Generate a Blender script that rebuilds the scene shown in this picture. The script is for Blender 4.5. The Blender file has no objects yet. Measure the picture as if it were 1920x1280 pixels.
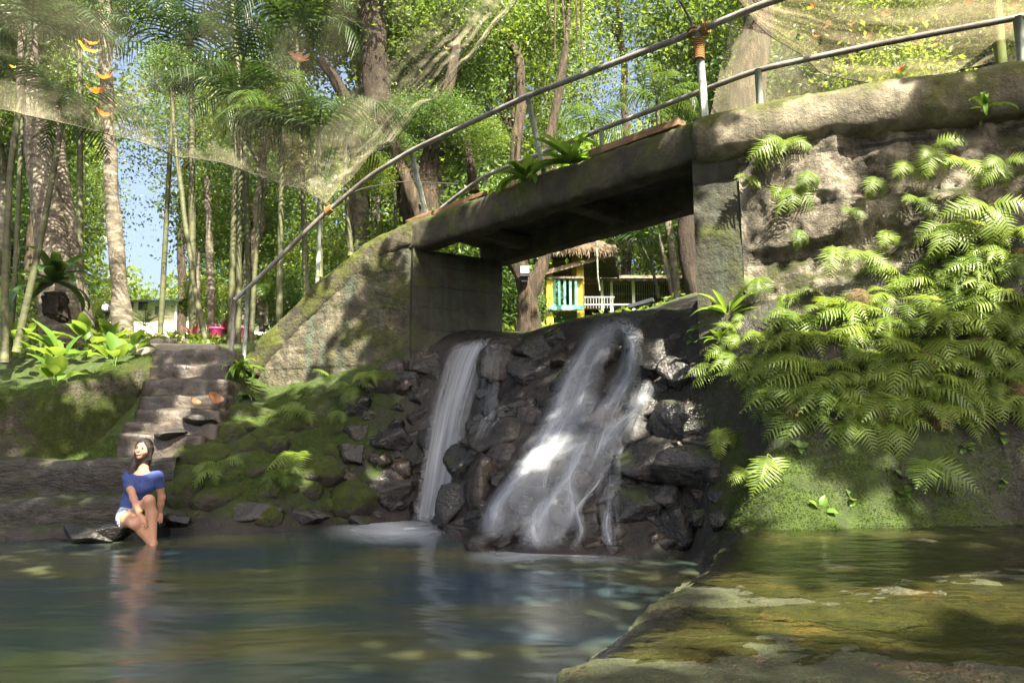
import bpy, bmesh, math, random
import numpy as np
from mathutils import Vector, Matrix

RNG = np.random.default_rng(7)
random.seed(7)
C = bpy.context.scene.collection
PI = math.pi
PITCH = math.radians(8.4); F = 1280.0; CAMZ = 1.05
CP, SP = math.cos(PITCH), math.sin(PITCH)
SUN = np.array([0.26, -0.60, 0.76]); SUN = SUN / np.linalg.norm(SUN)

def ray(px, py):
    dx = (px - 960) / F; dy = (640 - py) / F
    return np.array([dx, CP - dy * SP, SP + dy * CP])
def at(px, py, Y):
    d = ray(px, py); return np.array([0, 0, CAMZ]) + d * (Y / d[1])
def atz(px, py, z):
    d = ray(px, py); return np.array([0, 0, CAMZ]) + d * ((z - CAMZ) / d[2])

# ------------------------------------------------------------ noise
def _h(i, j, k, s):
    n = (i * 374761393 + j * 668265263 + k * 2147483647 + s * 974634777) & 0xFFFFFFFF
    n = ((n ^ (n >> 13)) * 1274126177) & 0xFFFFFFFF
    n = n ^ (n >> 16)
    return (n & 0xFFFF) / 65535.0
def vnoise(p, s=0):
    p = np.asarray(p, float); f = np.floor(p); w = p - f; w = w * w * (3 - 2 * w)
    i, j, k = [f[..., a].astype(np.int64) for a in range(3)]
    r = 0
    for a in (0, 1):
        for b in (0, 1):
            for c in (0, 1):
                ww = (w[..., 0] if a else 1 - w[..., 0]) * (w[..., 1] if b else 1 - w[..., 1]) * (w[..., 2] if c else 1 - w[..., 2])
                r = r + ww * _h(i + a, j + b, k + c, s)
    return r * 2 - 1
def fbm(p, octv=4, s=0, gain=.5):
    p = np.asarray(p, float); r = 0; a = 1; t = 0
    for o in range(octv):
        r = r + a * vnoise(p * (2 ** o) + 17.3 * o, s + o); t += a; a *= gain
    return r / t
def ridged(p, octv=4, s=0):
    p = np.asarray(p, float); r = 0; a = 1; t = 0
    for o in range(octv):
        r = r + a * (1 - 2 * np.abs(vnoise(p * (2 ** o) + 9.1 * o, s + o))); t += a; a *= .5
    return r / t
def unit(v):
    v = np.asarray(v, float); return v / (np.linalg.norm(v, axis=-1, keepdims=True) + 1e-12)

# ------------------------------------------------------------ objects
def wloc(o):
    v = np.zeros(3)
    while o is not None:
        v = v + np.array(o.location); o = o.parent
    return v
def tag(o, label=None, cat=None, group=None, kind=None):
    if label: o['label'] = label
    if cat: o['category'] = cat
    if group: o['group'] = group
    if kind: o['kind'] = kind
    return o
def empty(name, loc, label, cat, group=None):
    o = bpy.data.objects.new(name, None); C.objects.link(o)
    o.location = Vector([float(a) for a in loc]); o.empty_display_size = .1
    return tag(o, label, cat, group)
def copy_tree(o, parent=None):
    c = o.copy(); C.objects.link(c)
    if parent is not None: c.parent = parent
    for ch in list(o.children): copy_tree(ch, c)
    return c

class MB:
    def __init__(s): s.v = []; s.f = []; s.n = 0; s.uv = None
    def add(s, v, f):
        v = np.asarray(v, float).reshape(-1, 3); s.v.append(v)
        k = s.n; s.f.extend([tuple(int(a) + k for a in q) for q in f]); s.n += len(v); return s
    def addq(s, v, f):
        v = np.asarray(v, float).reshape(-1, 3); s.v.append(v)
        s.f.extend((np.asarray(f) + s.n).tolist()); s.n += len(v); return s
    def grid(s, P, closed_u=False, closed_v=False, uv=False):
        P = np.asarray(P, float); nu, nv = P.shape[:2]
        iu = np.arange(nu if closed_u else nu - 1); iv = np.arange(nv if closed_v else nv - 1)
        a, b = np.meshgrid(iu, iv, indexing='ij'); a2 = (a + 1) % nu; b2 = (b + 1) % nv
        q = np.stack([a * nv + b, a2 * nv + b, a2 * nv + b2, a * nv + b2], -1).reshape(-1, 4)
        if uv:
            U, V = np.meshgrid(np.linspace(0, 1, nu), np.linspace(0, 1, nv), indexing='ij')
            s.uv = np.stack([U, V], -1).reshape(-1, 2)
        return s.addq(P.reshape(-1, 3), q)
    def tube(s, path, rad, seg=8, cap=True):
        path = np.asarray(path, float); n = len(path)
        rad = np.full(n, rad, float) if np.isscalar(rad) else np.asarray(rad, float)
        t = np.zeros_like(path); t[1:-1] = path[2:] - path[:-2]; t[0] = path[1] - path[0]; t[-1] = path[-1] - path[-2]; t = unit(t)
        up = np.array([0, 0, 1.0]) if abs(t[0][2]) < .9 else np.array([1.0, 0, 0])
        nrm = unit(np.cross(t[0], up)); P = []
        for i in range(n):
            nrm = unit(nrm - t[i] * np.dot(nrm, t[i])); b = np.cross(t[i], nrm)
            a = np.linspace(0, 2 * PI, seg, endpoint=False)
            P.append(path[i] + rad[i] * (np.cos(a)[:, None] * nrm + np.sin(a)[:, None] * b))
        k = s.n; s.grid(np.array(P), closed_v=True)
        if cap:
            s.f.append(tuple(range(k + seg - 1, k - 1, -1))); s.f.append(tuple(k + (n - 1) * seg + i for i in range(seg)))
        return s
    def box(s, c, size, ax=None):
        c = np.asarray(c, float); h = np.asarray(size, float) / 2
        ax = np.eye(3) if ax is None else np.asarray(ax, float)
        v = np.array([[x, y, z] for x in (-1, 1) for y in (-1, 1) for z in (-1, 1)]) * h
        return s.add(c + v @ ax, [(0, 1, 3, 2), (4, 6, 7, 5), (0, 4, 5, 1), (2, 3, 7, 6), (0, 2, 6, 4), (1, 5, 7, 3)])
    def bar(s, a, b, w, h):
        a = np.asarray(a, float); b = np.asarray(b, float); d = b - a; L = np.linalg.norm(d); x = d / L
        y = unit(np.cross([0, 0, 1.0], x)) if abs(x[2]) < .98 else np.array([0, 1.0, 0]); z = np.cross(x, y)
        return s.box((a + b) / 2, (L, w, h), np.array([x, y, z]))
    def verts(s): return np.concatenate(s.v)
    def build(s, name, mat, parent=None, loc=None, smooth=True, bevel=0):
        V = s.verts()
        if parent is not None: V = V - wloc(parent)
        elif loc is not None: V = V - np.asarray(loc, float)
        me = bpy.data.meshes.new(name); me.from_pydata(V.tolist(), [], s.f)
        if s.uv is not None:
            uvl = me.uv_layers.new(name='UVMap'); idx = np.zeros(len(me.loops), np.int32)
            me.loops.foreach_get('vertex_index', idx); uvl.data.foreach_set('uv', s.uv[idx].astype(np.float32).ravel())
        if bevel:
            bm = bmesh.new(); bm.from_mesh(me)
            bmesh.ops.bevel(bm, geom=list(bm.edges), offset=bevel, segments=2, affect='EDGES', profile=.6)
            bm.to_mesh(me); bm.free()
        me.polygons.foreach_set('use_smooth', [smooth] * len(me.polygons))
        me.materials.append(mat); me.update()
        o = bpy.data.objects.new(name, me); C.objects.link(o)
        if parent is not None: o.parent = parent
        elif loc is not None: o.location = Vector([float(a) for a in loc])
        return o

def gnormals(P, closed_v=False):
    du = np.gradient(P, axis=0)
    if closed_v:
        dv = (np.roll(P, -1, 1) - np.roll(P, 1, 1)) / 2
    else: dv = np.gradient(P, axis=1)
    return unit(np.cross(du, dv))
def resample(path, step):
    path = np.asarray(path, float); d = np.r_[0, np.cumsum(np.linalg.norm(np.diff(path, axis=0), axis=1))]
    n = max(2, int(round(d[-1] / step)) + 1); t = np.linspace(0, d[-1], n)
    return np.stack([np.interp(t, d, path[:, i]) for i in range(path.shape[1])], 1)
def smoothpath(path, step, it=6):
    p = resample(path, step)
    for _ in range(it):
        q = p.copy(); q[1:-1] = (p[:-2] + 2 * p[1:-1] + p[2:]) / 4; p = q
    return p
def rough_box(size, cuts=8, amp=.02, rnd=.25, seed=0, freq=6.0):
    """a rounded, uneven stone block centred on the origin: returns verts, faces"""
    bm = bmesh.new(); bmesh.ops.create_cube(bm, size=2)
    bmesh.ops.subdivide_edges(bm, edges=list(bm.edges), cuts=cuts, use_grid_fill=True)
    v = np.array([list(x.co) for x in bm.verts]); bm.verts.index_update()
    f = [[x.index for x in p.verts] for p in bm.faces]; bm.free()
    s = unit(v) * np.abs(v).max(1, keepdims=True)
    e = (np.sort(np.abs(v), 1)[:, 1:2]) ** 6
    v = v * (1 - rnd * e) + s * rnd * e
    v = v * (np.asarray(size) / 2)
    n = unit(v / (np.asarray(size) ** 1.0))
    v = v + n * (amp * fbm(v * freq + seed * 3.7, 4, seed))[:, None]
    return v, f
def rot(ax, a):
    return np.array(Matrix.Rotation(a, 3, ax))

# ------------------------------------------------------------ materials
class NT:
    def __init__(s, name):
        s.m = bpy.data.materials.new(name); s.m.use_nodes = True; s.t = s.m.node_tree; s.t.nodes.clear()
        s.out = s.n('ShaderNodeOutputMaterial')
    def n(s, typ, **kw):
        o = s.t.nodes.new(typ)
        for k, v in kw.items():
            if hasattr(o, k) and k not in o.inputs: setattr(o, k, v)
            else: s.set(o, k, v)
        return o
    def set(s, o, k, v):
        i = o.inputs[k]
        if isinstance(v, bpy.types.NodeSocket): s.t.links.new(v, i)
        else: i.default_value = v
    def link(s, a, b): s.t.links.new(a, b)
    def pos(s, scale=(1, 1, 1), kind='pos'):
        if kind == 'pos': src = s.n('ShaderNodeNewGeometry').outputs['Position']
        else: src = s.n('ShaderNodeTexCoord').outputs[kind]
        mp = s.n('ShaderNodeMapping'); s.link(src, mp.inputs['Vector']); mp.inputs['Scale'].default_value = scale
        return mp.outputs['Vector']
    def noise(s, vec, scale, detail=5, rough=.6, dist=0):
        o = s.n('ShaderNodeTexNoise'); s.link(vec, o.inputs['Vector'])
        o.inputs['Scale'].default_value = scale; o.inputs['Detail'].default_value = detail
        o.inputs['Roughness'].default_value = rough; o.inputs['Distortion'].default_value = dist
        return o.outputs['Fac']
    def ramp(s, fac, stops, interp='LINEAR'):
        o = s.n('ShaderNodeValToRGB'); s.link(fac, o.inputs['Fac']); cr = o.color_ramp; cr.interpolation = interp
        while len(cr.elements) < len(stops): cr.elements.new(.5)
        for e, (p, c) in zip(cr.elements, stops):
            e.position = p; e.color = (*c, 1) if not np.isscalar(c) else (c, c, c, 1)
        return o.outputs['Color']
    def mix(s, fac, a, b, mode='MIX'):
        o = s.n('ShaderNodeMix', data_type='RGBA', blend_type=mode)
        for sock, v in ((o.inputs[0], fac), (o.inputs[6], a), (o.inputs[7], b)):
            if isinstance(v, bpy.types.NodeSocket): s.link(v, sock)
            elif np.isscalar(v): sock.default_value = v if sock == o.inputs[0] else (v, v, v, 1)
            else: sock.default_value = (*v, 1) if len(v) == 3 else v
        return o.outputs[2]
    def math(s, op, a, b=0.0, clamp=False):
        o = s.n('ShaderNodeMath', operation=op, use_clamp=clamp)
        for i, v in enumerate((a, b)):
            if isinstance(v, bpy.types.NodeSocket): s.link(v, o.inputs[i])
            else: o.inputs[i].default_value = v
        return o.outputs[0]
    def maprange(s, v, a, b, c=0.0, d=1.0):
        o = s.n('ShaderNodeMapRange'); s.link(v, o.inputs[0])
        for i, x in zip((1, 2, 3, 4), (a, b, c, d)): o.inputs[i].default_value = x
        return o.outputs[0]
    def bump(s, h, strength=.5, dist=.02, normal=None):
        o = s.n('ShaderNodeBump'); s.link(h, o.inputs['Height']); o.inputs['Strength'].default_value = strength
        o.inputs['Distance'].default_value = dist
        if normal is not None: s.link(normal, o.inputs['Normal'])
        return o.outputs['Normal']
    def bsdf(s, color, rough=.8, normal=None, spec=.4, metal=0, **kw):
        o = s.n('ShaderNodeBsdfPrincipled')
        for k, v in (('Base Color', color), ('Roughness', rough), ('Specular IOR Level', spec), ('Metallic', metal), *kw.items()):
            if isinstance(v, bpy.types.NodeSocket): s.link(v, o.inputs[k])
            elif not np.isscalar(v): o.inputs[k].default_value = (*v, 1) if len(v) == 3 else v
            else: o.inputs[k].default_value = v
        if normal is not None: s.link(normal, o.inputs['Normal'])
        return o.outputs[0]
    def done(s, sh):
        s.link(sh, s.out.inputs['Surface']); return s.m

def mat_noise(name, stops, scale=3, detail=6, rough=(.6, .9), bump=.5, bscale=12, bdist=.02, moss=None, mossamt=.5,
              mossscale=2.5, spec=.35, kind='pos', stretch=(1, 1, 1), stain=None, lines=None, cells=None, mossattr=None):
    t = NT(name); v = t.pos(stretch, kind); v1 = t.pos((1, 1, 1), kind)
    n1 = t.noise(v, scale, detail, .62, .3); col = t.ramp(n1, stops)
    n2 = t.noise(v, bscale, 7, .65); n3 = t.noise(v1, bscale * 5, 4, .6)
    h = t.math('ADD', t.math('MULTIPLY', n2, 1.0), t.math('MULTIPLY', n3, .35))
    col = t.mix(t.maprange(n3, .35, .7, 0, .45), col, t.mix(.5, col, (.01, .01, .008)))
    if stain:                                   # vertical run-off streaks
        sv = t.pos((3.2, 3.2, .22), kind); sn = t.noise(sv, 2.2, 6, .65, .2)
        col = t.mix(t.maprange(sn, .47, .68, 0, stain[1]), col, stain[0])
        sn2 = t.noise(sv, 4.1, 4, .6); col = t.mix(t.maprange(sn2, .55, .75, 0, .55), col, (.012, .012, .010))
    if lines:                                   # board-form joints
        sz = t.n('ShaderNodeSeparateXYZ'); t.link(v1, sz.inputs[0])
        wob = t.math('ADD', sz.outputs[2], t.math('MULTIPLY', t.noise(v1, 1.3, 3), .16))
        fr = t.math('FRACT', t.math('MULTIPLY', wob, 1 / lines))
        ln = t.math('LESS_THAN', t.math('ABSOLUTE', t.math('SUBTRACT', fr, .5)), .04)
        ln = t.math('MULTIPLY', ln, t.maprange(t.noise(v1, 2.7, 3), .4, .55))
        col = t.mix(t.math('MULTIPLY', ln, .75), col, (.012, .012, .01)); h = t.math('SUBTRACT', h, t.math('MULTIPLY', ln, .6))
    if cells:                                   # stones set in mortar
        vo = t.n('ShaderNodeTexVoronoi', feature='DISTANCE_TO_EDGE'); t.link(t.mix(.12, v1, t.noise(v1, 3, 3)), vo.inputs['Vector'])
        vo.inputs['Scale'].default_value = cells
        e = t.maprange(vo.outputs['Distance'], .0, .09); h = t.math('ADD', h, t.math('MULTIPLY', e, .8))
        col = t.mix(e, t.mix(.65, col, (.01, .01, .008)), col)
    r = t.maprange(n2, .3, .75, rough[0], rough[1])
    if moss:
        g = t.n('ShaderNodeNewGeometry'); sp = t.n('ShaderNodeSeparateXYZ'); t.link(g.outputs['Normal'], sp.inputs[0])
        mn = t.noise(v1, mossscale, 6, .68)
        mm = t.math('ADD', mn, t.math('MULTIPLY', sp.outputs[2], .22))
        mk = t.maprange(mm, .72 - mossamt * .45, .86 - mossamt * .45)
        if mossattr:
            aa = t.n('ShaderNodeAttribute', attribute_name=mossattr); mk = t.math('MULTIPLY', mk, aa.outputs['Fac'], True)
        mc = t.ramp(t.noise(v1, 9, 5, .7), [(.3, tuple(np.array(moss) * .45)), (.55, moss), (.75, tuple(np.array(moss) * 1.7))])
        col = t.mix(mk, col, mc); r = t.mix(mk, r, .95)
        h = t.math('ADD', h, t.math('MULTIPLY', t.math('MULTIPLY', mk, t.noise(v1, 60, 4, .8)), .8))
    return t.done(t.bsdf(col, r, t.bump(h, bump, bdist), spec))

def mat_leaf(name, a, b, tr, trans=.4, rough=.42, vein=False, yellow=None, objvar=.25):
    t = NT(name); g = t.n('ShaderNodeNewGeometry'); oi = t.n('ShaderNodeObjectInfo')
    f = t.math('ADD', t.math('MULTIPLY', g.outputs['Random Per Island'], 1 - objvar), t.math('MULTIPLY', oi.outputs['Random'], objvar))
    stops = [(.15, a), (.85, b)]
    if yellow: stops = [(.1, a), (.8, b), (.93, yellow)]
    col = t.ramp(f, stops)
    n = t.noise(t.pos((1, 1, 1), 'pos'), 14, 3); col = t.mix(t.maprange(n, .4, .7, 0, .3), col, t.mix(.5, col, (.01, .02, .004)))
    tc = t.mix(.5, t.mix(1.0, col, (2.3, 2.1, 1.3), 'MULTIPLY'), tr)
    p = t.bsdf(col, rough, None, .4)
    tl = t.n('ShaderNodeBsdfTranslucent'); t.link(tc, tl.inputs[0])
    mx = t.n('ShaderNodeMixShader'); mx.inputs[0].default_value = trans; t.link(p, mx.inputs[1]); t.link(tl.outputs[0], mx.inputs[2])
    return t.done(mx.outputs[0])
def mat_plain(name, col, rough=.6, spec=.4, metal=0, var=.25, scale=8, bump=.15, stretch=(1, 1, 1), kind='pos'):
    t = NT(name); v = t.pos(stretch, kind); n = t.noise(v, scale, 6, .65); c = np.array(col)
    cc = t.ramp(n, [(.3, tuple(c * (1 - var))), (.7, tuple(np.minimum(c * (1 + var), .95)))])
    return t.done(t.bsdf(cc, t.maprange(n, .3, .7, max(.05, rough - .12), min(1, rough + .12)), t.bump(t.noise(v, scale * 4, 5), bump, .01), spec, metal))
M = {}
MOSS = (.055, .085, .010)
M['ground'] = mat_noise('earth_and_moss', [(.3, (.006, .005, .004)), (.55, (.016, .013, .010)), (.75, (.040, .032, .024))], 4, rough=(.28, .8), bump=.9, bscale=8, bdist=.06, moss=(.036, .064, .004), mossamt=.54, mossscale=1.6, spec=.5, mossattr='moss')
M['wetrock'] = mat_noise('wet_dark_rock', [(.3, (.003, .003, .0032)), (.55, (.008, .0075, .0075)), (.8, (.026, .023, .020))], 3, rough=(.09, .38), bump=.9, bscale=7, bdist=.05, spec=.6, moss=(.03, .045, .01), mossamt=.10)
M['brownrock'] = mat_noise('wet_brown_rock', [(.3, (.008, .0055, .005)), (.55, (.024, .016, .013)), (.8, (.065, .042, .033))], 3, rough=(.14, .45), bump=.8, bscale=7, bdist=.04, spec=.55)
M['greyrock'] = mat_noise('grey_rock', [(.3, (.008, .0075, .007)), (.55, (.024, .022, .020)), (.8, (.07, .062, .055))], 4, rough=(.22, .6), bump=.8, bscale=8, bdist=.04, spec=.45)
M['mossrock'] = mat_noise('mossy_rock', [(.3, (.014, .013, .011)), (.6, (.04, .036, .03))], 3, rough=(.35, .8), bump=.9, bscale=7, bdist=.05, moss=(.042, .060, .007), mossamt=.64, mossscale=2.6)
M['beam'] = mat_noise('weathered_concrete_beam', [(.3, (.022, .021, .013)), (.55, (.06, .055, .036)), (.8, (.13, .115, .08))], 3.2, rough=(.7, .95), bump=.5, bscale=12, bdist=.02, moss=(.06, .075, .015), mossamt=.52, mossscale=2.0, stain=((.03, .03, .022), .75))
M['coping'] = mat_noise('pebbly_coping', [(.3, (.05, .045, .030)), (.52, (.16, .142, .10)), (.75, (.36, .32, .24))], 2.6, rough=(.75, .95), bump=.8, bscale=22, bdist=.03, moss=(.075, .085, .018), mossamt=.50, mossscale=1.7, stain=((.03, .028, .02), .6))
M['parapet'] = mat_noise('mossy_parapet', [(.3, (.025, .023, .014)), (.55, (.075, .066, .042)), (.8, (.19, .165, .115))], 3.2, rough=(.75, .95), bump=1, bscale=14, bdist=.05, moss=(.075, .09, .014), mossamt=.62, mossscale=1.6, stain=((.02, .019, .012), .7))
M['abut'] = mat_noise('board_formed_concrete', [(.3, (.013, .014, .009)), (.55, (.036, .037, .024)), (.8, (.085, .08, .056))], 2.6, rough=(.6, .95), bump=.7, bscale=9, bdist=.03, moss=(.05, .06, .013), mossamt=.44, mossscale=1.5, stain=((.045, .07, .05), .6), lines=.33)
M['wingwall'] = mat_noise('stained_masonry', [(.32, (.020, .019, .012)), (.55, (.072, .064, .042)), (.78, (.24, .205, .15))], 3.4, rough=(.7, .95), bump=1, bscale=7, bdist=.06, moss=(.065, .075, .018), mossamt=.44, mossscale=1.3, stain=((.055, .08, .058), .7))
M['rubble'] = mat_noise('crumbling_rubble_wall', [(.34, (.028, .024, .017)), (.5, (.165, .145, .11)), (.68, (.44, .395, .315))], 3.4, rough=(.75, .97), bump=1, bscale=17, bdist=.07, moss=(.055, .065, .018), mossamt=.42, mossscale=1.4, stain=((.03, .028, .022), .5), lines=.52)
M['steps'] = mat_noise('damp_stone_steps', [(.3, (.016, .013, .011)), (.55, (.050, .040, .032)), (.8, (.14, .115, .095))], 3.4, rough=(.2, .6), bump=.7, bscale=9, bdist=.03, moss=(.05, .055, .015), mossamt=.06, spec=.5)
M['ledge'] = mat_noise('wet_ledge_stone', [(.3, (.016, .014, .012)), (.55, (.045, .040, .034)), (.8, (.10, .09, .078))], 3, rough=(.25, .7), bump=.9, bscale=7, bdist=.06, stretch=(1, 1, 3.5), moss=(.035, .045, .010), mossamt=.22, spec=.5)
M['mosswall'] = mat_noise('moss_covered_wall', [(.3, (.02, .017, .012)), (.6, (.06, .05, .038))], 3, rough=(.6, .95), bump=1, bscale=6, bdist=.07, moss=(.046, .064, .007), mossamt=.62, mossscale=1.6)
M['slab'] = mat_noise('algae_rock_slab', [(.28, (.020, .015, .007)), (.45, (.056, .042, .018)), (.58, (.115, .080, .032)), (.74, (.32, .17, .055))], 1.6, rough=(.12, .5), bump=1, bscale=11, bdist=.05, moss=(.050, .060, .020), mossamt=.38, mossscale=3.5, spec=.5)
M['wood'] = mat_noise('old_plank_wood', [(.3, (.13, .075, .04)), (.6, (.26, .16, .09)), (.8, (.36, .24, .14))], 3, rough=(.6, .9), bump=.5, bscale=10, stretch=(1, 1, 6))
M['bark'] = mat_noise('brown_bark', [(.3, (.010, .007, .004)), (.5, (.034, .024, .014)), (.75, (.11, .078, .046))], 5, rough=(.8, 1), moss=(.05, .06, .015), mossamt=.3, bump=1, bscale=8, bdist=.05, stretch=(3, 3, .6))
M['darkbark'] = mat_noise('dark_bark', [(.3, (.010, .007, .005)), (.6, (.032, .022, .014))], 3, rough=(.8, 1), bump=1, bscale=8, bdist=.05, stretch=(3, 3, .7))
M['palebark'] = mat_noise('mottled_pale_bark', [(.3, (.035, .030, .022)), (.5, (.11, .095, .07)), (.75, (.30, .265, .205))], 4.5, rough=(.7, 1), bump=.8, bscale=9, bdist=.03, stretch=(1, 1, 2.2))
M['stem'] = mat_noise('ringed_palm_stem', [(.3, (.025, .03, .012)), (.6, (.075, .08, .036))], 4, rough=(.55, .85), bump=.4, bscale=9, stretch=(1, 1, 3))
M['bamboo'] = mat_noise('mossy_bamboo', [(.3, (.05, .075, .012)), (.6, (.13, .16, .035))], 4, rough=(.5, .85), bump=.4, bscale=12)
M['leaf'] = mat_leaf('broad_leaves', (.030, .065, .010), (.075, .125, .018), (.28, .38, .045), .42)
M['leaf2'] = mat_leaf('deep_green_leaves', (.022, .055, .014), (.06, .115, .022), (.22, .34, .05), .38)
M['leaf3'] = mat_leaf('yellow_green_leaves', (.05, .09, .012), (.105, .155, .02), (.36, .44, .05), .46)
M['canopy'] = mat_leaf('added_canopy_leaves', (.035, .075, .012), (.08, .13, .02), (.2, .28, .04), .25)
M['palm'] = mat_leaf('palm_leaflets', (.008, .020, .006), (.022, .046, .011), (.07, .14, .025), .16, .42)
M['palmlight'] = mat_leaf('sunlit_palm_leaflets', (.018, .042, .008), (.05, .09, .015), (.18, .28, .035), .28, .4)  # brighter copy of the palm leaflets, sunlit look put into the colour
M['fern'] = mat_leaf('fern_pinnae', (.065, .115, .018), (.165, .23, .034), (.44, .50, .06), .38, .5, objvar=.6)
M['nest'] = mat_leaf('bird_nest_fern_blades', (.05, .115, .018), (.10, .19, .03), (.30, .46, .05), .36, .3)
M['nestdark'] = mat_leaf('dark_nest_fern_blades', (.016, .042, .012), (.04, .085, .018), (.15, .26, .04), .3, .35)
M['broad'] = mat_leaf('big_glossy_leaves', (.06, .125, .022), (.115, .20, .034), (.36, .50, .06), .38, .3)
M['redplant'] = mat_leaf('dark_red_leaves', (.12, .03, .045), (.25, .07, .08), (.4, .12, .12), .35)
M['dry'] = mat_leaf('dry_brown_frond', (.07, .05, .022), (.16, .11, .05), (.3, .2, .08), .3, .8)
M['orangeleaf'] = mat_leaf('dry_orange_leaf', (.42, .10, .015), (.55, .16, .02), (.75, .22, .03), .4, .5, objvar=1)
M['yellowleaf'] = mat_leaf('dry_yellow_leaf', (.60, .36, .03), (.65, .42, .03), (.85, .55, .05), .4, .5)
M['brownleaf'] = mat_leaf('dry_brown_leaf', (.20, .09, .04), (.34, .16, .08), (.4, .2, .1), .25, .6)
M['mossblade'] = mat_leaf('moss_tufts', (.026, .056, .003), (.070, .115, .007), (.2, .3, .02), .2, .9)
M['yellow'] = mat_plain('yellow_paint', (.46, .34, .025), .6, var=.3, scale=5)
M['teal'] = mat_plain('teal_paint', (.085, .30, .26), .6, var=.3, scale=5)
M['thatch'] = mat_noise('thatch', [(.3, (.07, .05, .03)), (.55, (.17, .125, .08)), (.8, (.3, .23, .15))], 5, bump=1, bscale=22, bdist=.05, stretch=(4, 4, 1))
M['pipe'] = mat_noise('weathered_pipe', [(.3, (.10, .085, .07)), (.55, (.20, .19, .18)), (.8, (.34, .33, .32))], 5, rough=(.4, .7), bump=.2, bscale=30, spec=.5)
M['post'] = mat_noise('galvanised_post', [(.3, (.13, .16, .12)), (.55, (.28, .32, .29)), (.8, (.46, .48, .46))], 6, rough=(.4, .7), bump=.2, bscale=30, spec=.5, moss=(.09, .11, .03), mossamt=.32, mossscale=7)
M['rope'] = mat_plain('orange_rope', (.24, .13, .045), .85, var=.4, scale=60, bump=.6)
M['darkrope'] = mat_plain('dark_rope', (.03, .028, .026), .9)
M['cream'] = mat_plain('cream_plaster', (.72, .68, .50), .8, var=.06, scale=2)
M['white'] = mat_plain('white_paint', (.78, .78, .74), .7, var=.06, scale=2)
M['greywood'] = mat_plain('weathered_boards', (.16, .12, .085), .85, var=.4, scale=4, stretch=(1, 1, 5))
M['brownwall'] = mat_plain('brown_wall', (.12, .055, .04), .85, var=.3)
M['roomshade'] = mat_plain('painted_interior_shade', (.03, .027, .024), .9)  # near-black paint standing for unlit rooms behind openings and windows
M['tin'] = mat_plain('tin_roof', (.36, .35, .34), .5, var=.4, scale=3, spec=.5)
M['blueroof'] = mat_plain('blue_roof', (.30, .46, .62), .5, var=.1)
M['glass'] = mat_plain('window_glass', (.10, .16, .17), .1, .6)
M['magenta'] = mat_plain('magenta_paint', (.34, .035, .12), .5, var=.2)
M['stonepath'] = mat_noise('path_stone', [(.3, (.12, .11, .095)), (.7, (.30, .27, .23))], 3, bump=.7, bscale=9)
M['black'] = mat_plain('black_plastic', (.015, .015, .017), .4)
M['lampglass'] = mat_plain('lamp_glass', (.62, .68, .68), .15, .6, var=.05)
M['skin'] = mat_plain('skin', (.42, .225, .145), .5, .4, var=.07, scale=12, bump=.05)
M['hair'] = mat_noise('dark_hair', [(.3, (.010, .007, .006)), (.7, (.032, .020, .016))], 6, rough=(.3, .5), bump=.7, bscale=30, stretch=(4, 4, .6), spec=.5)
M['shirt'] = mat_noise('blue_cotton', [(.3, (.033, .052, .18)), (.7, (.055, .085, .26))], 6, rough=(.8, .95), bump=.35, bscale=16, bdist=.012)
M['denim'] = mat_noise('light_denim', [(.3, (.22, .31, .44)), (.55, (.38, .46, .58)), (.75, (.62, .66, .70))], 16, rough=(.8, .95), bump=.4, bscale=40)
M['lip'] = mat_plain('lips', (.42, .13, .11), .4)
M['teeth'] = mat_plain('teeth', (.75, .72, .66), .3, var=.05)
M['eye'] = mat_plain('eye_dark', (.03, .018, .012), .2)

def mat_pool():
    t = NT('pool_water'); v = t.pos((.55, 1.1, 1)); big = t.noise(t.pos((.35, .7, 1)), 1.5, 3, .5, .4)
    col = t.ramp(big, [(.28, (.012, .030, .054)), (.45, (.026, .044, .046)), (.60, (.058, .064, .030)), (.78, (.135, .118, .056))])  # murk tones, with blue and gold reflections put into the base colour
    h = t.noise(v, 1.5, 3, .5, .4)
    return t.done(t.bsdf(col, (.21), t.bump(h, .24, .16), 1.0, IOR=1.5))
M['pool'] = mat_pool()
def mat_film(name, tint, rough, bs, dist):
    t = NT(name); v = t.pos((1.0, 3.0, 1))
    h = t.math('ADD', t.noise(v, bs, 4, .6, .5), t.math('MULTIPLY', t.noise(v, bs * 4, 3, .6), .3))
    nrm = t.bump(h, .35, dist)
    tr = t.n('ShaderNodeBsdfTransparent'); tr.inputs[0].default_value = (*tint, 1)
    gl = t.n('ShaderNodeBsdfGlossy'); gl.inputs['Roughness'].default_value = rough; t.link(nrm, gl.inputs['Normal'])
    fr = t.n('ShaderNodeFresnel'); fr.inputs[0].default_value = 1.33; t.link(nrm, fr.inputs['Normal'])
    mx = t.n('ShaderNodeMixShader'); t.link(fr.outputs[0], mx.inputs[0]); t.link(tr.outputs[0], mx.inputs[1]); t.link(gl.outputs[0], mx.inputs[2])
    return t.done(mx.outputs[0])
M['stream'] = mat_film('shallow_stream_water', (.86, .82, .58), .15, 1.6, .08)
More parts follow.
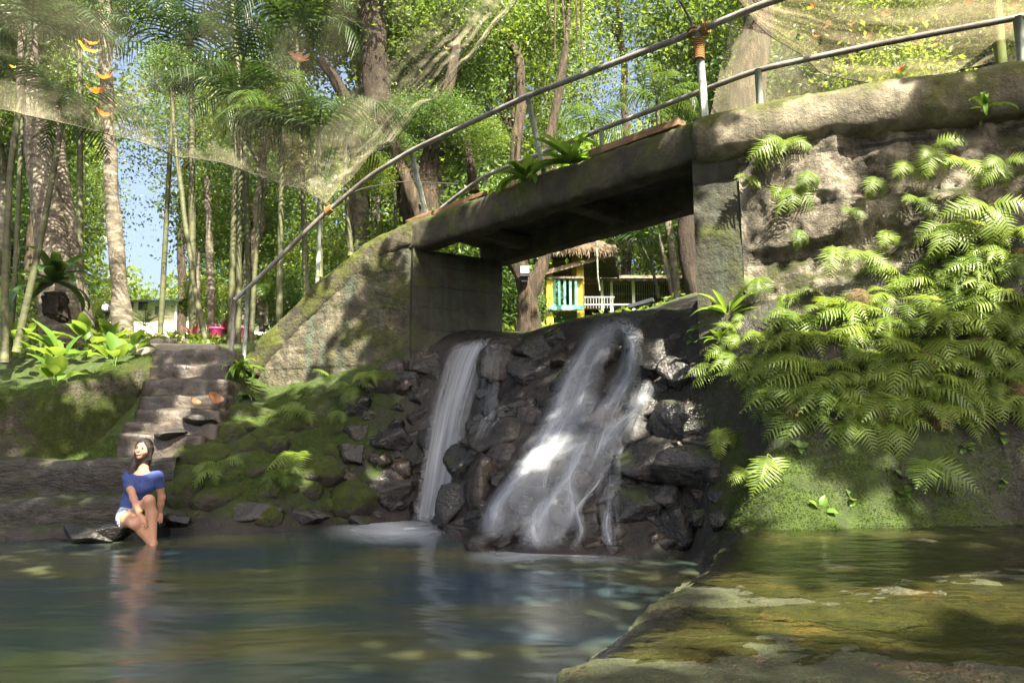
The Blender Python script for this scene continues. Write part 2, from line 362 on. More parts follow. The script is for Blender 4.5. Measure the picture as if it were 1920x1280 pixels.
def mat_fall(name, su, sv, lo, hi, amax, white=(.74, .80, .90), eu0=.22, ev0=.05, ev1=.93):
    """silky falling water: threads along V, soft at both edges and at the ends"""
    t = NT(name); uv = t.n('ShaderNodeUVMap'); mp = t.n('ShaderNodeMapping'); t.link(uv.outputs[0], mp.inputs[0]); mp.inputs['Scale'].default_value = (su, sv, 1)
    n = t.noise(mp.outputs[0], 1, 5, .62, .25); a = t.maprange(n, lo, hi)
    mp2 = t.n('ShaderNodeMapping'); t.link(uv.outputs[0], mp2.inputs[0]); mp2.inputs['Scale'].default_value = (su * .32, sv * 2.2, 1)
    a2 = t.maprange(t.noise(mp2.outputs[0], 1, 3, .5), .3, .68, .35, 1)
    s = t.n('ShaderNodeSeparateXYZ'); t.link(uv.outputs[0], s.inputs[0])
    eu = t.math('MULTIPLY', t.maprange(s.outputs[0], 0, eu0), t.maprange(s.outputs[0], 1, 1 - eu0))
    ev = t.math('MULTIPLY', t.maprange(s.outputs[1], 0, ev0), t.maprange(s.outputs[1], 1, ev1))
    al = t.math('MULTIPLY', t.math('MULTIPLY', t.math('MULTIPLY', a, a2), t.math('MULTIPLY', eu, ev)), amax, True)
    d = t.n('ShaderNodeBsdfDiffuse'); d.inputs[0].default_value = (*white, 1)
    tl = t.n('ShaderNodeBsdfTranslucent'); tl.inputs[0].default_value = (*white, 1)
    m1 = t.n('ShaderNodeMixShader'); m1.inputs[0].default_value = .45; t.link(d.outputs[0], m1.inputs[1]); t.link(tl.outputs[0], m1.inputs[2])
    tr = t.n('ShaderNodeBsdfTransparent'); m2 = t.n('ShaderNodeMixShader'); t.link(al, m2.inputs[0]); t.link(tr.outputs[0], m2.inputs[1]); t.link(m1.outputs[0], m2.inputs[2])
    return t.done(m2.outputs[0])
M['fall_sheet'] = mat_fall('silky_fall', 9, .6, .12, .66, .97, eu0=.26)
M['fall_strand'] = mat_fall('cascading_veil', 6.0, .8, .30, .78, .76, eu0=.42)
M['fall_ribbon'] = mat_fall('silky_ribbon', 3.0, .7, .14, .70, .74, eu0=.48, ev0=.16, ev1=.80)
M['fall_thin'] = mat_fall('thin_trickle', 6, 1.6, .40, .75, .6)
M['foam'] = mat_fall('soft_foam', 2.0, 2.0, -.6, .45, 1.0, eu0=.48, ev0=.45, ev1=.55)
def mat_net(name, lo, hi, amin, amax, sx, sy, col=(.52, .48, .34), vfade=.6, vmin=1.0):
    t = NT(name); uv = t.n('ShaderNodeUVMap'); mp = t.n('ShaderNodeMapping'); t.link(uv.outputs[0], mp.inputs[0]); mp.inputs['Scale'].default_value = (sx, sy, 1)
    sv = t.n('ShaderNodeSeparateXYZ'); t.link(uv.outputs[0], sv.inputs[0])
    n = t.noise(mp.outputs[0], 1, 5, .6, .6); al = t.maprange(n, lo, hi, amin, amax)
    mesh = t.noise(t.pos((1, 1, 1)), 90, 2); al = t.math('MULTIPLY', al, t.maprange(mesh, .3, .6, .55, 1.1), True); al = t.math('MULTIPLY', al, t.maprange(sv.outputs[1], .05, vfade, 1, vmin))
    d = t.n('ShaderNodeBsdfDiffuse'); d.inputs[0].default_value = (*col, 1)
    tl = t.n('ShaderNodeBsdfTranslucent'); tl.inputs[0].default_value = (*col, 1)
    m1 = t.n('ShaderNodeMixShader'); m1.inputs[0].default_value = .5; t.link(d.outputs[0], m1.inputs[1]); t.link(tl.outputs[0], m1.inputs[2])
    tr = t.n('ShaderNodeBsdfTransparent'); m2 = t.n('ShaderNodeMixShader'); t.link(al, m2.inputs[0]); t.link(tr.outputs[0], m2.inputs[1]); t.link(m1.outputs[0], m2.inputs[2])
    return t.done(m2.outputs[0])
M['net'] = mat_net('shade_net', .42, .78, .02, .46, 6, 2.8, vfade=.6, vmin=.35)
M['net_fold'] = mat_net('shade_net_folds', .42, .60, .03, .90, 1.6, 8, vfade=1.0, vmin=.1)
M['net_right'] = mat_net('shade_net_dense', .40, .70, .08, .66, 2.2, 10, (.46, .40, .25))
M['net_sheet'] = mat_net('shade_net_plain', .30, .75, .16, .45, 5, 2)
# ------------------------------------------------------------ terrain
shore = [(0, 1022), (100, 1016), (200, 1012), (330, 1000), (480, 998), (620, 985), (760, 978), (835, 1000), (900, 1030), (1000, 1040), (1150, 1044), (1300, 1042)]
pts = []
for p in shore:
    q = atz(*p, 0.0); pts.append((q[0], q[1], .0)); pts.append((q[0] * .95, q[1] - .7, -.45))
for X, Y, Z in [(-8, 7, .1), (-9, 5, -.4), (-6, 3, -.6), (-3, 3, -.7), (0, 4, -.7), (-4, 5, -.7), (-1, 6, -.6), (0, 1, -.6), (-3, 0, -.6), (3, 0, -.2), (1.5, 2, -.2), (4, 3, -.1), (6, 4, .0),
                (1.9, 5.9, -.15), (1.2, 5.4, -.5), (3, 4.5, .1), (5.5, 4.6, .2), (2.35, 7.3, 2.5), (2.9, 7.9, 2.6), (3.4, 8.6, 2.7), (3.3, 7.2, 2.6), (3.9, 7.0, 3.0), (5, 6.9, 3.9), (6.5, 6.2, 4.1), (5, 9, 3.6), (7, 9, 4.0), (2.0, 8.0, 2.55),
                (.4, 10.6, 2.62), (2.5, 9.2, 2.7), (-.2, 11.5, 2.9), (1.5, 11, 2.8), (-.9, 13, 3.15), (1, 13, 3.3), (3, 12, 3.6), (-2.6, 11.3, 2.5), (-4, 11.6, 2.6), (-4.8, 10.45, 2.2), (-4.8, 11.6, 2.62),
                (-4.5, 8.75, .72), (-4.65, 9.5, 1.4), (-4.1, 9.5, 1.4), (-5.1, 9.5, 1.4), (-5.15, 10.2, 2.1), (-4.2, 10.2, 2.1), (-7, 11, 2.35), (-8.5, 11, 2.3), (-6, 13, 3.0), (-9, 13, 3.0), (-4, 14, 3.1), (-6.3, 9.7, 1.65), (-8.5, 9.7, 1.7), (-6.6, 10.3, 1.95),
                (-6.4, 8.75, .55), (-5.4, 8.6, .6), (-8.2, 8.7, .5), (-5.6, 8.3, .1), (-7.4, 8.3, .1), (-5.6, 7.72, -.25), (-7.2, 7.6, -.25), (-4.9, 8.2, .1), (-4.6, 7.9, -.1)]:
    pts.append((X, Y, Z))
ctrl = [(345, 960, 8.35), (345, 885, 8.65), (400, 870, 8.8), (500, 900, 8.65), (600, 900, 9.1), (700, 900, 9.4), (400, 800, 9.3), (450, 782, 9.55), (520, 770, 9.75), (600, 790, 9.6), (480, 752, 10.3), (620, 715, 10.2),
        (700, 690, 10.1), (765, 655, 10.1), (700, 800, 9.65), (760, 800, 9.75), (780, 900, 9.5), (850, 700, 9.72), (900, 700, 9.62), (840, 900, 9.2), (870, 850, 8.9), (860, 655, 9.85), (930, 640, 9.9),
        (960, 650, 9.6), (960, 720, 9.0), (930, 800, 8.45), (885, 880, 8.1), (850, 960, 8.15), (1000, 622, 9.6), (1060, 603, 9.2), (1160, 594, 8.55), (1240, 582, 7.85), (1300, 570, 7.1), (1050, 720, 8.4), (1000, 850, 7.6),
        (950, 950, 7.2), (1100, 800, 7.65), (1150, 700, 7.9), (1080, 900, 7.2), (1060, 1000, 6.8), (1200, 700, 7.5), (1250, 800, 7.15), (1200, 900, 6.95), (1300, 900, 6.65), (1250, 1000, 6.65), (1310, 700, 6.95), (1310, 620, 7.0),
        (1350, 960, 6.1), (1350, 850, 6.35), (1370, 760, 6.45), (1390, 900, 5.55), (1395, 992, 4.95), (1450, 985, 4.95), (1450, 900, 5.2), (1450, 800, 5.6), (1450, 700, 6.0), (1430, 590, 6.4), (1380, 600, 6.5),
        (1600, 985, 5.05), (1600, 860, 5.25), (1600, 750, 5.5), (1600, 650, 5.8), (1600, 545, 6.05), (1750, 980, 5.12), (1750, 860, 5.25), (1750, 700, 5.5), (1750, 580, 5.7), (1750, 490, 5.85),
        (1900, 985, 5.2), (1900, 850, 5.28), (1900, 650, 5.4), (1900, 500, 5.5), (1900, 380, 5.6), (2100, 985, 5.3), (2100, 700, 5.4), (2100, 380, 5.6)]
pts += [tuple(at(*c)) for c in ctrl]
PT = np.array(pts); XY = PT[:, :2]
_K = np.linalg.norm(XY[:, None] - XY[None], axis=2)
_A = np.block([[_K - .012 * np.eye(len(PT)), np.c_[np.ones(len(PT)), XY]], [np.c_[np.ones(len(PT)), XY].T, np.zeros((3, 3))]])
_W = np.linalg.solve(_A, np.r_[PT[:, 2], 0, 0, 0])
def hbase(x, y):
    x = np.asarray(x, float); y = np.asarray(y, float); s = _W[-3] + _W[-2] * x + _W[-1] * y
    for i in range(len(PT)): s = s + _W[i] * np.sqrt((x - XY[i, 0]) ** 2 + (y - XY[i, 1]) ** 2)
    far = np.where(y > 11, np.minimum(1.04 + .147 * y, 18.0), np.where(x > 5, 4.2, -.5) * 0 + np.clip((y - 6.5) * .6, -.5, 2.3))
    d = np.maximum(np.maximum((np.abs(x + .5) - 8) / 3, (y - 12) / 3), np.maximum((1 - y) / 3, 0)); w = np.clip(d, 0, 1); w = w * w * (3 - 2 * w)
    s = s * (1 - w) + far * w
    return np.clip(s, -1.2, 60)
def ground_z(x, y):
    x = np.asarray(x, float); y = np.asarray(y, float); z = hbase(x, y)
    p = np.stack([x, y, z], -1)
    rocky = np.clip(1 - np.abs(y - 8) / 4, 0, 1)
    return z + rocky * (.07 * fbm(p * 2.6, 4, 3) + .06 * ridged(p * 1.9 + 5, 3, 5)) + (1 - rocky) * .05 * fbm(p * 1.2, 3, 9)
def hit(px, py, y0=4.6, y1=14):
    """where the line of sight through a photo point meets the bank"""
    d = ray(px, py); Y = np.arange(y0, y1, .02); t = Y / d[1]
    P = np.array([0, 0, CAMZ]) + d * t[:, None]
    under = P[:, 2] < hbase(P[:, 0], P[:, 1])
    k = int(np.argmax(under)) if under.any() else len(Y) - 1
    return P[k]
def axis_steps(a0, a1, step, lo, hi):
    mid = np.arange(a0, a1, step); l = [a0]; s = step
    while l[-1] > lo: s *= 1.18; l.append(l[-1] - s)
    h = [mid[-1]]; s = step
    while h[-1] < hi: s *= 1.18; h.append(h[-1] + s)
    return np.r_[np.array(l[1:])[::-1], mid, np.array(h[1:])]
gx = axis_steps(-7.2, 6.0, .04, -300, 300); gy = axis_steps(4.6, 11.6, .04, -40, 420)
GX, GY = np.meshgrid(gx, gy, indexing='ij')
mb = MB(); mb.grid(np.stack([GX, GY, ground_z(GX, GY)], -1))
gob = mb.build('ground', M['ground'])
gv = mb.verts(); X_, Y_, Z_ = gv[:, 0], gv[:, 1], gv[:, 2]
def sm(x, a, b): t = np.clip((x - a) / (b - a), 0, 1); return t * t * (3 - 2 * t)
mm = (1 - sm(X_, -2.2, -1.3)) + sm(X_, 1.5, 2.0) * (1 - sm(Z_, .95, 1.3) * .85) * (1 - sm(Y_, 6.6, 7.2))
mm = np.where(Y_ > 12, .75, mm) * sm(Z_ + .12 * fbm(gv * 2, 3, 2), .06, .45)
at_ = gob.data.attributes.new('moss', 'FLOAT', 'POINT'); at_.data.foreach_set('value', mm.astype(np.float32))
tag(gob, 'dark mossy earth bank and wooded ground', kind='structure')

# pool and rock slab
mb = MB(); mb.grid(np.stack(np.meshgrid(np.linspace(-14, 2.4, 60), np.linspace(-4, 9.8, 60), [0.0], indexing='ij'), -1)[:, :, 0])
tag(mb.build('pool_water', M['pool']), 'still dark pool below the waterfalls', kind='structure')
edge = np.array([(.0, 1.0), (.09, 1.82), (.13, 1.95), (.24, 2.16), (.43, 2.5), (.62, 2.9), (.80, 3.25), (1.0, 3.62), (1.2, 4.1), (1.45, 4.6), (1.62, 4.95), (1.7, 5.6)])
SY = np.linspace(1.0, 5.6, 190); SXE = np.interp(SY, edge[:, 1], edge[:, 0])
U = np.linspace(0, 1, 200) ** 1.3
P = np.zeros((len(U) + 8, len(SY), 3)); wob = .05 * fbm(np.stack([SY * 0, SY * 4, SY * 0], -1), 4, 21)
for i, u in enumerate(U):
    x = SXE + wob + u * (7.5 - SXE); P[i + 8, :, 0] = x; P[i + 8, :, 1] = SY
SLABZ = .44
q = P[8:].copy()
ht = SLABZ - .012 + .030 * fbm(q * [1.2, 1.8, 1], 4, 31) + .020 * fbm(q * [5, 6, 1], 4, 33)
ht += .016 * np.clip((2.12 - q[..., 1]) / .22, 0, 1) + (.004 + .030 * np.clip(fbm(q * [1.3, 2, 1], 3, 41) + .1, 0, 1)) * np.exp(-((q[..., 1] - 2.85 - .12 * (q[..., 0] - 1.2)) / .16) ** 2) - .035 * np.exp(-((q[..., 1] - 2.42 - .05 * q[..., 0]) / .14) ** 2)
ht -= .02 * np.exp(-((q[..., 0] - SXE[None]) / .04) ** 2)
ht += .012 * ridged(q * [9, 11, 1], 3, 37) + .008 * fbm(q * [22, 26, 1], 3, 39)
ht += .035 * np.clip((q[..., 1] - 4.75) / .25, 0, 1) * np.clip((2.3 - q[..., 0]) / .6, 0, 1)
P[8:, :, 2] = ht
for i in range(8):
    f = i / 8.0; P[i, :, 0] = P[8, :, 0] - .05 * (1 - f) + .04 * fbm(np.stack([SY * 3, SY * 0 + f * 2, SY * 0], -1), 3, 5); P[i, :, 1] = SY; P[i, :, 2] = -.5 + (ht[0] + .5) * f
mb = MB(); mb.grid(P); tag(mb.build('rock_slab', M['slab']), 'flat algae covered rock slab at the pool edge', kind='structure')
sy = np.linspace(1.9, 5.7, 60); su = np.linspace(0, 1, 60); sxe = np.interp(sy, edge[:, 1], edge[:, 0]) - .02
P = np.stack([sxe[None] + su[:, None] * (7.4 - sxe[None]), np.repeat(sy[None], 60, 0), np.full((60, 60), SLABZ + .012)], -1)
P[..., 2] += .006 * fbm(P * 4, 3, 2) - .05 * np.exp(-su[:, None] / .006) - .03 * np.clip((2.1 - P[..., 1]) / .25, 0, 1)
mb = MB(); mb.grid(P); tag(mb.build('stream_water', M['stream']), 'thin sheet of stream water sliding over the rock slab', kind='structure')

# ------------------------------------------------------------ footbridge
ZB, ZT = 3.95, 4.42
A0, A1 = np.array([1.95, 6.74]), np.array([-1.50, 10.10])          # near lower edge of the bridge
bdir = unit(A1 - A0); bperp = np.array([-bdir[1], bdir[0]]); bperp = bperp if bperp[1] > 0 else -bperp
def b3(xy, z): return np.array([xy[0], xy[1], z])
bridge = empty('footbridge', b3((A0 + A1) / 2, ZB), 'weathered concrete footbridge crossing above the waterfalls', 'bridge')
def sweep(path, sec, amp=.015, seed=0, freq=4, step=.06, rn=None):
    """sweep a closed section (out, up) along a 3-D path; out is level, square to the path"""
    p = smoothpath(path, step, 4); t = unit(np.gradient(p, axis=0)); t[:, 2] *= 1
    out = unit(np.stack([t[:, 1], -t[:, 0], 0 * t[:, 0]], -1)); out = np.where(out[:, 1:2] > 0, -out, out)   # towards the viewer
    up = unit(np.cross(t, out)); up = np.where(up[:, 2:3] < 0, -up, up)
    sec = np.asarray(sec); P = p[:, None] + out[:, None] * sec[None, :, :1] + up[:, None] * sec[None, :, 1:]
    nn = unit(out[:, None] * (sec[None, :, :1] - sec[:, 0].mean()) + up[:, None] * (sec[None, :, 1:] - sec[:, 1].mean()))
    return P + nn * (amp * fbm(P * freq, 4, seed) + amp * .6 * fbm(P * freq * 4, 3, seed + 3))[..., None]
def rsec(w0, w1, h0, h1, e, n=36):
    a = np.linspace(0, 2 * PI, n, endpoint=False); c, s = np.cos(a), np.sin(a)
    return np.stack([(w0 + w1) / 2 + (w1 - w0) / 2 * np.sign(c) * np.abs(c) ** e, (h0 + h1) / 2 + (h1 - h0) / 2 * np.sign(s) * np.abs(s) ** e], -1)
def sweep_mesh(mb, P):
    k = mb.n; mb.grid(P, closed_v=True); n = P.shape[1]; L = P.shape[0]
    mb.f.append(tuple(k + i for i in range(n))); mb.f.append(tuple(k + (L - 1) * n + i for i in reversed(range(n))))
e0 = A0 - bdir * .05; e1 = A1 + bdir * .30
mb = MB(); sweep_mesh(mb, sweep([b3(e0, ZB), b3(e1, ZB)], rsec(-.30, .03, 0, ZT - ZB, .38, 56), .034, 11, 3.2, .04)); mb.build('edge_beam', M['beam'], bridge)
FW = 1.45
mb = MB(); sweep_mesh(mb, sweep([atz(1380, 361, ZB), atz(1295, 390, ZB), atz(940, 490, ZB), atz(900, 500, ZB)], rsec(-.30, .0, 0, ZT - ZB, .3, 40), .012, 14)); mb.build('edge_beam', M['beam'], bridge)
d0, d1 = A0 + bperp * .28, A1 + bperp * .28; d2, d3 = A1 + bperp * (FW + .1), A0 + bperp * (FW + .1) - bdir * .5
P = np.array([[b3(d0 * (1 - u) + d1 * u, 0) * (1 - v) + b3(d3 * (1 - u) + d2 * u, 0) * v for v in np.linspace(0, 1, 24)] for u in np.linspace(0, 1, 60)])
bot = P.copy(); bot[..., 2] = ZT - .16 + .01 * fbm(P * 5, 3, 3); top = P.copy(); top[..., 2] = ZT - .03
mb = MB(); mb.grid(bot); mb.grid(top[::-1]); mb.build('deck', M['beam'], bridge)
for f in (.42, .80):
    a = A0 + (A1 - A0) * f + bperp * .27; b = A0 + (A1 - A0) * (f - .02) + bperp * (FW + .0)
    mb = MB(); v, fc = rough_box((np.linalg.norm(b - a), .22, .2), 9, .012, .15, int(f * 50)); x = np.r_[unit(b - a), 0]; y = np.array([-x[1], x[0], 0])
    v = b3((a + b) / 2, ZB + .17) + v @ np.array([x, y, [0, 0, 1.0]]); mb.add(v, fc); mb.build('cross_beam', M['beam'], bridge)
# left abutment: the board-formed block whose face looks into the opening
ab0, ab1 = np.array([-1.50, 10.06]), np.array([-.16, 10.78])
def wall_face(a, b, z0, z1, back, amp, seed, nu, nv, freq=2.5, z0b=None, ledge=0, bvec=None):
    """upright slab: uneven front from a to b, thickness behind it"""
    a, b = np.asarray(a, float), np.asarray(b, float); d = unit(b - a); nrm = np.array([d[1], -d[0]]); nrm = nrm if nrm[1] < 0 else -nrm
    u = np.linspace(0, 1, nu); v = np.linspace(0, 1, nv); zz0 = np.full(nu, z0) if np.isscalar(z0) else z0(u); zz1 = np.full(nu, z1) if np.isscalar(z1) else z1(u)
    P = np.zeros((nu, nv, 3)); P[..., :2] = (a + (b - a) * u[:, None])[:, None]; P[..., 2] = zz0[:, None] + (zz1 - zz0)[:, None] * v[None]
    dd = amp * fbm(P * freq, 5, seed) + amp * .5 * fbm(P * freq * 4, 4, seed + 7)
    if ledge: dd += ledge * np.round(2.2 * vnoise(P * [.5, .5, 1.7], seed + 2)) / 2.2 * .5
    edge_f = np.minimum(1, np.minimum(u, 1 - u)[:, None] * 14 + .15); P[..., :2] += nrm * (dd * edge_f)[..., None]
    bk = np.r_[-nrm, 0] * back if bvec is None else np.r_[np.asarray(bvec), 0]; Q = P.copy(); Q[..., :2] = (a + (b - a) * u[:, None])[:, None]; Q = Q + bk
    mb = MB(); mb.grid(P); mb.grid(Q[::-1])
    mb.grid(np.stack([P[0], Q[0]], 0)[::-1]); mb.grid(np.stack([P[-1], Q[-1]], 0)); mb.grid(np.stack([P[:, -1], Q[:, -1]], 1))
    return mb
wall_face(ab0, ab1, 1.6, ZB + .02, .9, .018, 41, 90, 110, ledge=.02).build('abutment', M['abut'], bridge)
# right pier, smooth shuttered concrete beside the opening
pr0, pr1 = np.array([1.885, 6.80]), np.array([2.34, 6.585])
wall_face(pr0, pr1, 1.9, ZB + .02, 1.2, .02, 52, 50, 110, ledge=.02, bvec=(.72, .95)).build('pier', M['abut'], bridge)

# left wing wall and its rounded parapet
wt = [np.array([-1.45, 10.22, ZT - .02])] + [at(*p) for p in [(700, 458, 10.42), (640, 505, 10.5), (600, 540, 10.55), (560, 578, 10.6), (520, 618, 10.65), (485, 655, 10.7), (462, 690, 10.72)]]
wing = empty('wing_wall', (wt[3][0], 10.6, 1.7), 'stained masonry wing wall falling from the bridge to the stone steps', 'wall')
wp = smoothpath(wt, .06, 8)
def wing_top(u): return np.interp(-1.50 + u * (-4.25 + 1.50), wp[::-1, 0], wp[::-1, 2]) - .16
wall_face((-1.50, 10.14), (-4.25, 10.66), lambda u: 1.3 + .2 * (1 - u), wing_top, .5, .04, 61, 170, 130, freq=1.8, ledge=.05).build('masonry', M['wingwall'], wing)
mb = MB(); sweep_mesh(mb, sweep(wt, rsec(-.24, .17, -.34, .06, .62, 44), .04, 63, 2.6)); mb.build('parapet', M['parapet'], wing)

# right retaining wall and its rounded coping
rp = [(2.30, 6.60), (2.74, 6.40), (3.6, 6.06), (4.5, 5.78), (5.6, 5.45), (6.8, 5.1)]
retain = empty('retaining_wall', (4.3, 5.85, 1.0), 'crumbling stone retaining wall above the ferns', 'wall')
path = resample(rp, .026); n = len(path); d = unit(np.gradient(path, axis=0)); nr = np.stack([d[:, 1], -d[:, 0]], -1); nr = np.where(nr[:, 1:] > 0, -nr, nr)
zz = np.linspace(1.0, 4.0, 130); P = np.zeros((n, 130, 3)); P[..., 2] = zz[None]
P[..., :2] = path[:, None]
dd = .11 * fbm(P * 1.7, 5, 71) + .05 * ridged(P * 3.4, 4, 73) + .045 * fbm(P * 9, 4, 77)
st = vnoise(P * [.75, .75, 1.9] + 3, 79); dd += .10 * np.where(st > .15, 1, 0) * np.clip((st - .15) * 6, 0, 1) + np.clip((2.9 - P[..., 2]) * .08, 0, .2)
dd *= np.clip((np.arange(n) / 10.0), .1, 1)[:, None]
P[..., :2] += nr[:, None] * dd[..., None]
mb = MB(); mb.grid(P); Q = P.copy(); Q[..., :2] = (path - nr * .6)[:, None]; mb.grid(Q[::-1]); mb.grid(np.stack([P[:, -1], Q[:, -1]], 1)); mb.grid(np.stack([P[0], Q[0]], 0)[::-1])
mb.build('masonry', M['rubble'], retain)
mb = MB(); sweep_mesh(mb, sweep([b3(A0 - bdir * -.02 + bperp * .0, ZB + .02)] + [np.array([x, y, ZB + .02]) for x, y in [(2.32, 6.50), (2.78, 6.30), (3.6, 5.98), (4.5, 5.70), (5.6, 5.38), (6.8, 5.03)]], rsec(-.36, .13, -.06, .46, .78, 48), .03, 81, 3.2)); mb.build('coping', M['coping'], retain)

# ------------------------------------------------------------ handrails
def pipe_rail(name, pts_, posts, label, r=.045):
    o = empty(name, (pts_[2][0], pts_[2][1], pts_[2][2] - 1.0), label, 'handrail')
    mb = MB(); mb.tube(smoothpath(pts_, .15, 2), r, 12); mb.build('rail', M['pipe'], o)
    for a, b, pr in posts:
        m2 = MB(); m2.tube([np.asarray(a), (np.asarray(a) + b) / 2, np.asarray(b)], pr, 12); m2.tube([np.asarray(b) - [0, 0, .0], np.asarray(b) + [0, 0, .015]], pr * 1.9, 12)
        m2.build('post', M['post'], o)
    return o
ZR = 5.40
def near(px, py): return atz(px, py, ZR)
nr_pts = [at(440, 562, 10.75), at(465, 541, 10.7), at(600, 408, 10.5), at(690, 332, 10.2), near(770, 283), near(990, 180), near(1310, 58), near(1440, 4), np.array([3.1, 5.98, 5.42]), np.array([4.2, 5.62, 5.45]), np.array([5.4, 5.28, 5.45])]
def foot(p, z): return np.array([p[0], p[1], z])
posts = []
for px, py, zb, r in [(1309, 60, ZT - .04, .042), (989, 181, ZT - .04, .036), (770, 284, ZT - .05, .038)]:
    p = near(px, py); f = A0 + bdir * np.dot(p[:2] - A0, bdir) + bperp * .12; posts.append((foot(p, ZR), foot(f, zb), r))
for px, py, Y, pyb, r in [(600, 409, 10.5, 552, .032), (465, 542, 10.7, 690, .032)]:
    a = at(px, py, Y); posts.append((a, np.array([a[0], a[1], at(px, pyb, Y)[2]]), r))
posts.append((np.array([5.3, 5.30, 5.44]), np.array([5.3, 5.5, ZT - .02]), .042))
rail_near = pipe_rail('handrail', nr_pts, posts, 'long pipe handrail on the near side of the footbridge', .036)
mb = MB(); q = at(440, 562, 10.75); mb.tube([q, q + [0, 0, -.3], q + [0, 0, -.95]], .035, 10); mb.build('post', M['pipe'], rail_near)
far_pts = [at(780, 432, 11.7), at(845, 376, 11.25), atz(910, 329, ZR), atz(1150, 234, ZR), atz(1420, 131, ZR), atz(1660, 80, ZR), atz(1915, 32, ZR), np.array([6.4, 6.0, 5.4])]
posts = [(foot(p, ZR), foot(p, ZT - .06), r) for p, r in [(atz(910, 329, ZR), .034), (atz(1128, 243, ZR), .034), (atz(1421, 131, ZR), .04), (atz(1908, 33, ZR), .045)]]
pipe_rail('handrail', far_pts, posts, 'second pipe handrail on the far side of the footbridge', .034)
# rope lashed round the tall post
p = near(1309, 60); a = np.linspace(0, 2 * PI * 11, 220); mb = MB()
mb.tube(np.stack([p[0] + .050 * np.cos(a), p[1] + .050 * np.sin(a), p[2] - .08 - .24 * a / a[-1]], -1), .010, 6)
a = np.linspace(0, 2 * PI * 3, 60); dr = unit(near(1440, 4) - p); s1 = unit(np.cross(dr, [0, 0, 1.0])); s2 = np.cross(dr, s1)
mb.tube(p + dr * (.06 + .06 * a / a[-1])[:, None] + .058 * (np.cos(a)[:, None] * s1 + np.sin(a)[:, None] * s2), .012, 6)
a = np.linspace(0, 2 * PI * 2, 40)
mb.tube(p + [-.06, 0, 0] + np.stack([.05 * np.cos(a), .05 * np.sin(a), -.06 + .10 * a / a[-1]], -1), .012, 6)
tag(mb.build('rope_lashing', M['rope'], None, p), 'orange rope wound round the top of the tall rail post', 'rope')
mb = MB(); mb.tube(smoothpath([p + [-.05, 0, .06], p + [-.12, .05, .3], p + [-.26, .2, .75], p + [-.5, .5, 1.6]], .1, 2), .012, 6)
tag(mb.build('tie_rope', M['darkrope'], None, p), 'thin dark guy rope rising from the lashed rail post', 'rope')
q = at(612, 386, 10.45); mb = MB(); a = np.linspace(0, 2 * PI * 5, 90); dr = unit(nr_pts[3] - nr_pts[2]); s1 = unit(np.cross(dr, [0, 0, 1.0])); s2 = np.cross(dr, s1)
rq = nr_pts[2] + dr * .14; mb.tube(rq + dr * (.12 * a / a[-1])[:, None] + .056 * (np.cos(a)[:, None] * s1 + np.sin(a)[:, None] * s2), .012, 6)
tag(mb.build('rope_knot', M['rope'], None, rq), 'rope knot tying the net to the sloping lower handrail', 'rope')

# planks along the bridge edge
def plank(f0, f1, off, z, w, h, seed, label, tilt=0):
    a = A0 + (A1 - A0) * f0 - bperp * off; b = A0 + (A1 - A0) * f1 - bperp * off; L = np.linalg.norm(b - a); x = np.r_[unit(b - a), tilt]; x = unit(x); y = unit(np.cross([0, 0, 1], x)); zz = np.cross(x, y)
    v, f = rough_box((L, w, h), 10, .008, .06, seed, 5); mb = MB(); c = b3((a + b) / 2, z); mb.add(c + v @ np.array([x, y, zz]), f)
    tag(mb.build('wooden_plank', M['wood'], None, c), label, 'plank')
plank(.66, .82, -.08, ZT + .035, .16, .06, 3, 'upper weathered plank on the bridge edge left of the nest ferns', .02)
plank(.74, 1.05, -.10, ZT + .015, .2, .075, 4, 'long weathered plank at the left end of the bridge', .0)
plank(.045, .30, -.07, ZT + .035, .16, .09, 5, 'brown plank on the bridge edge beside the rope lashed post', .0)
plank(.42, .62, -.16, ZT + .02, .16, .06, 6, 'dull plank behind the nest ferns on the bridge', .0)

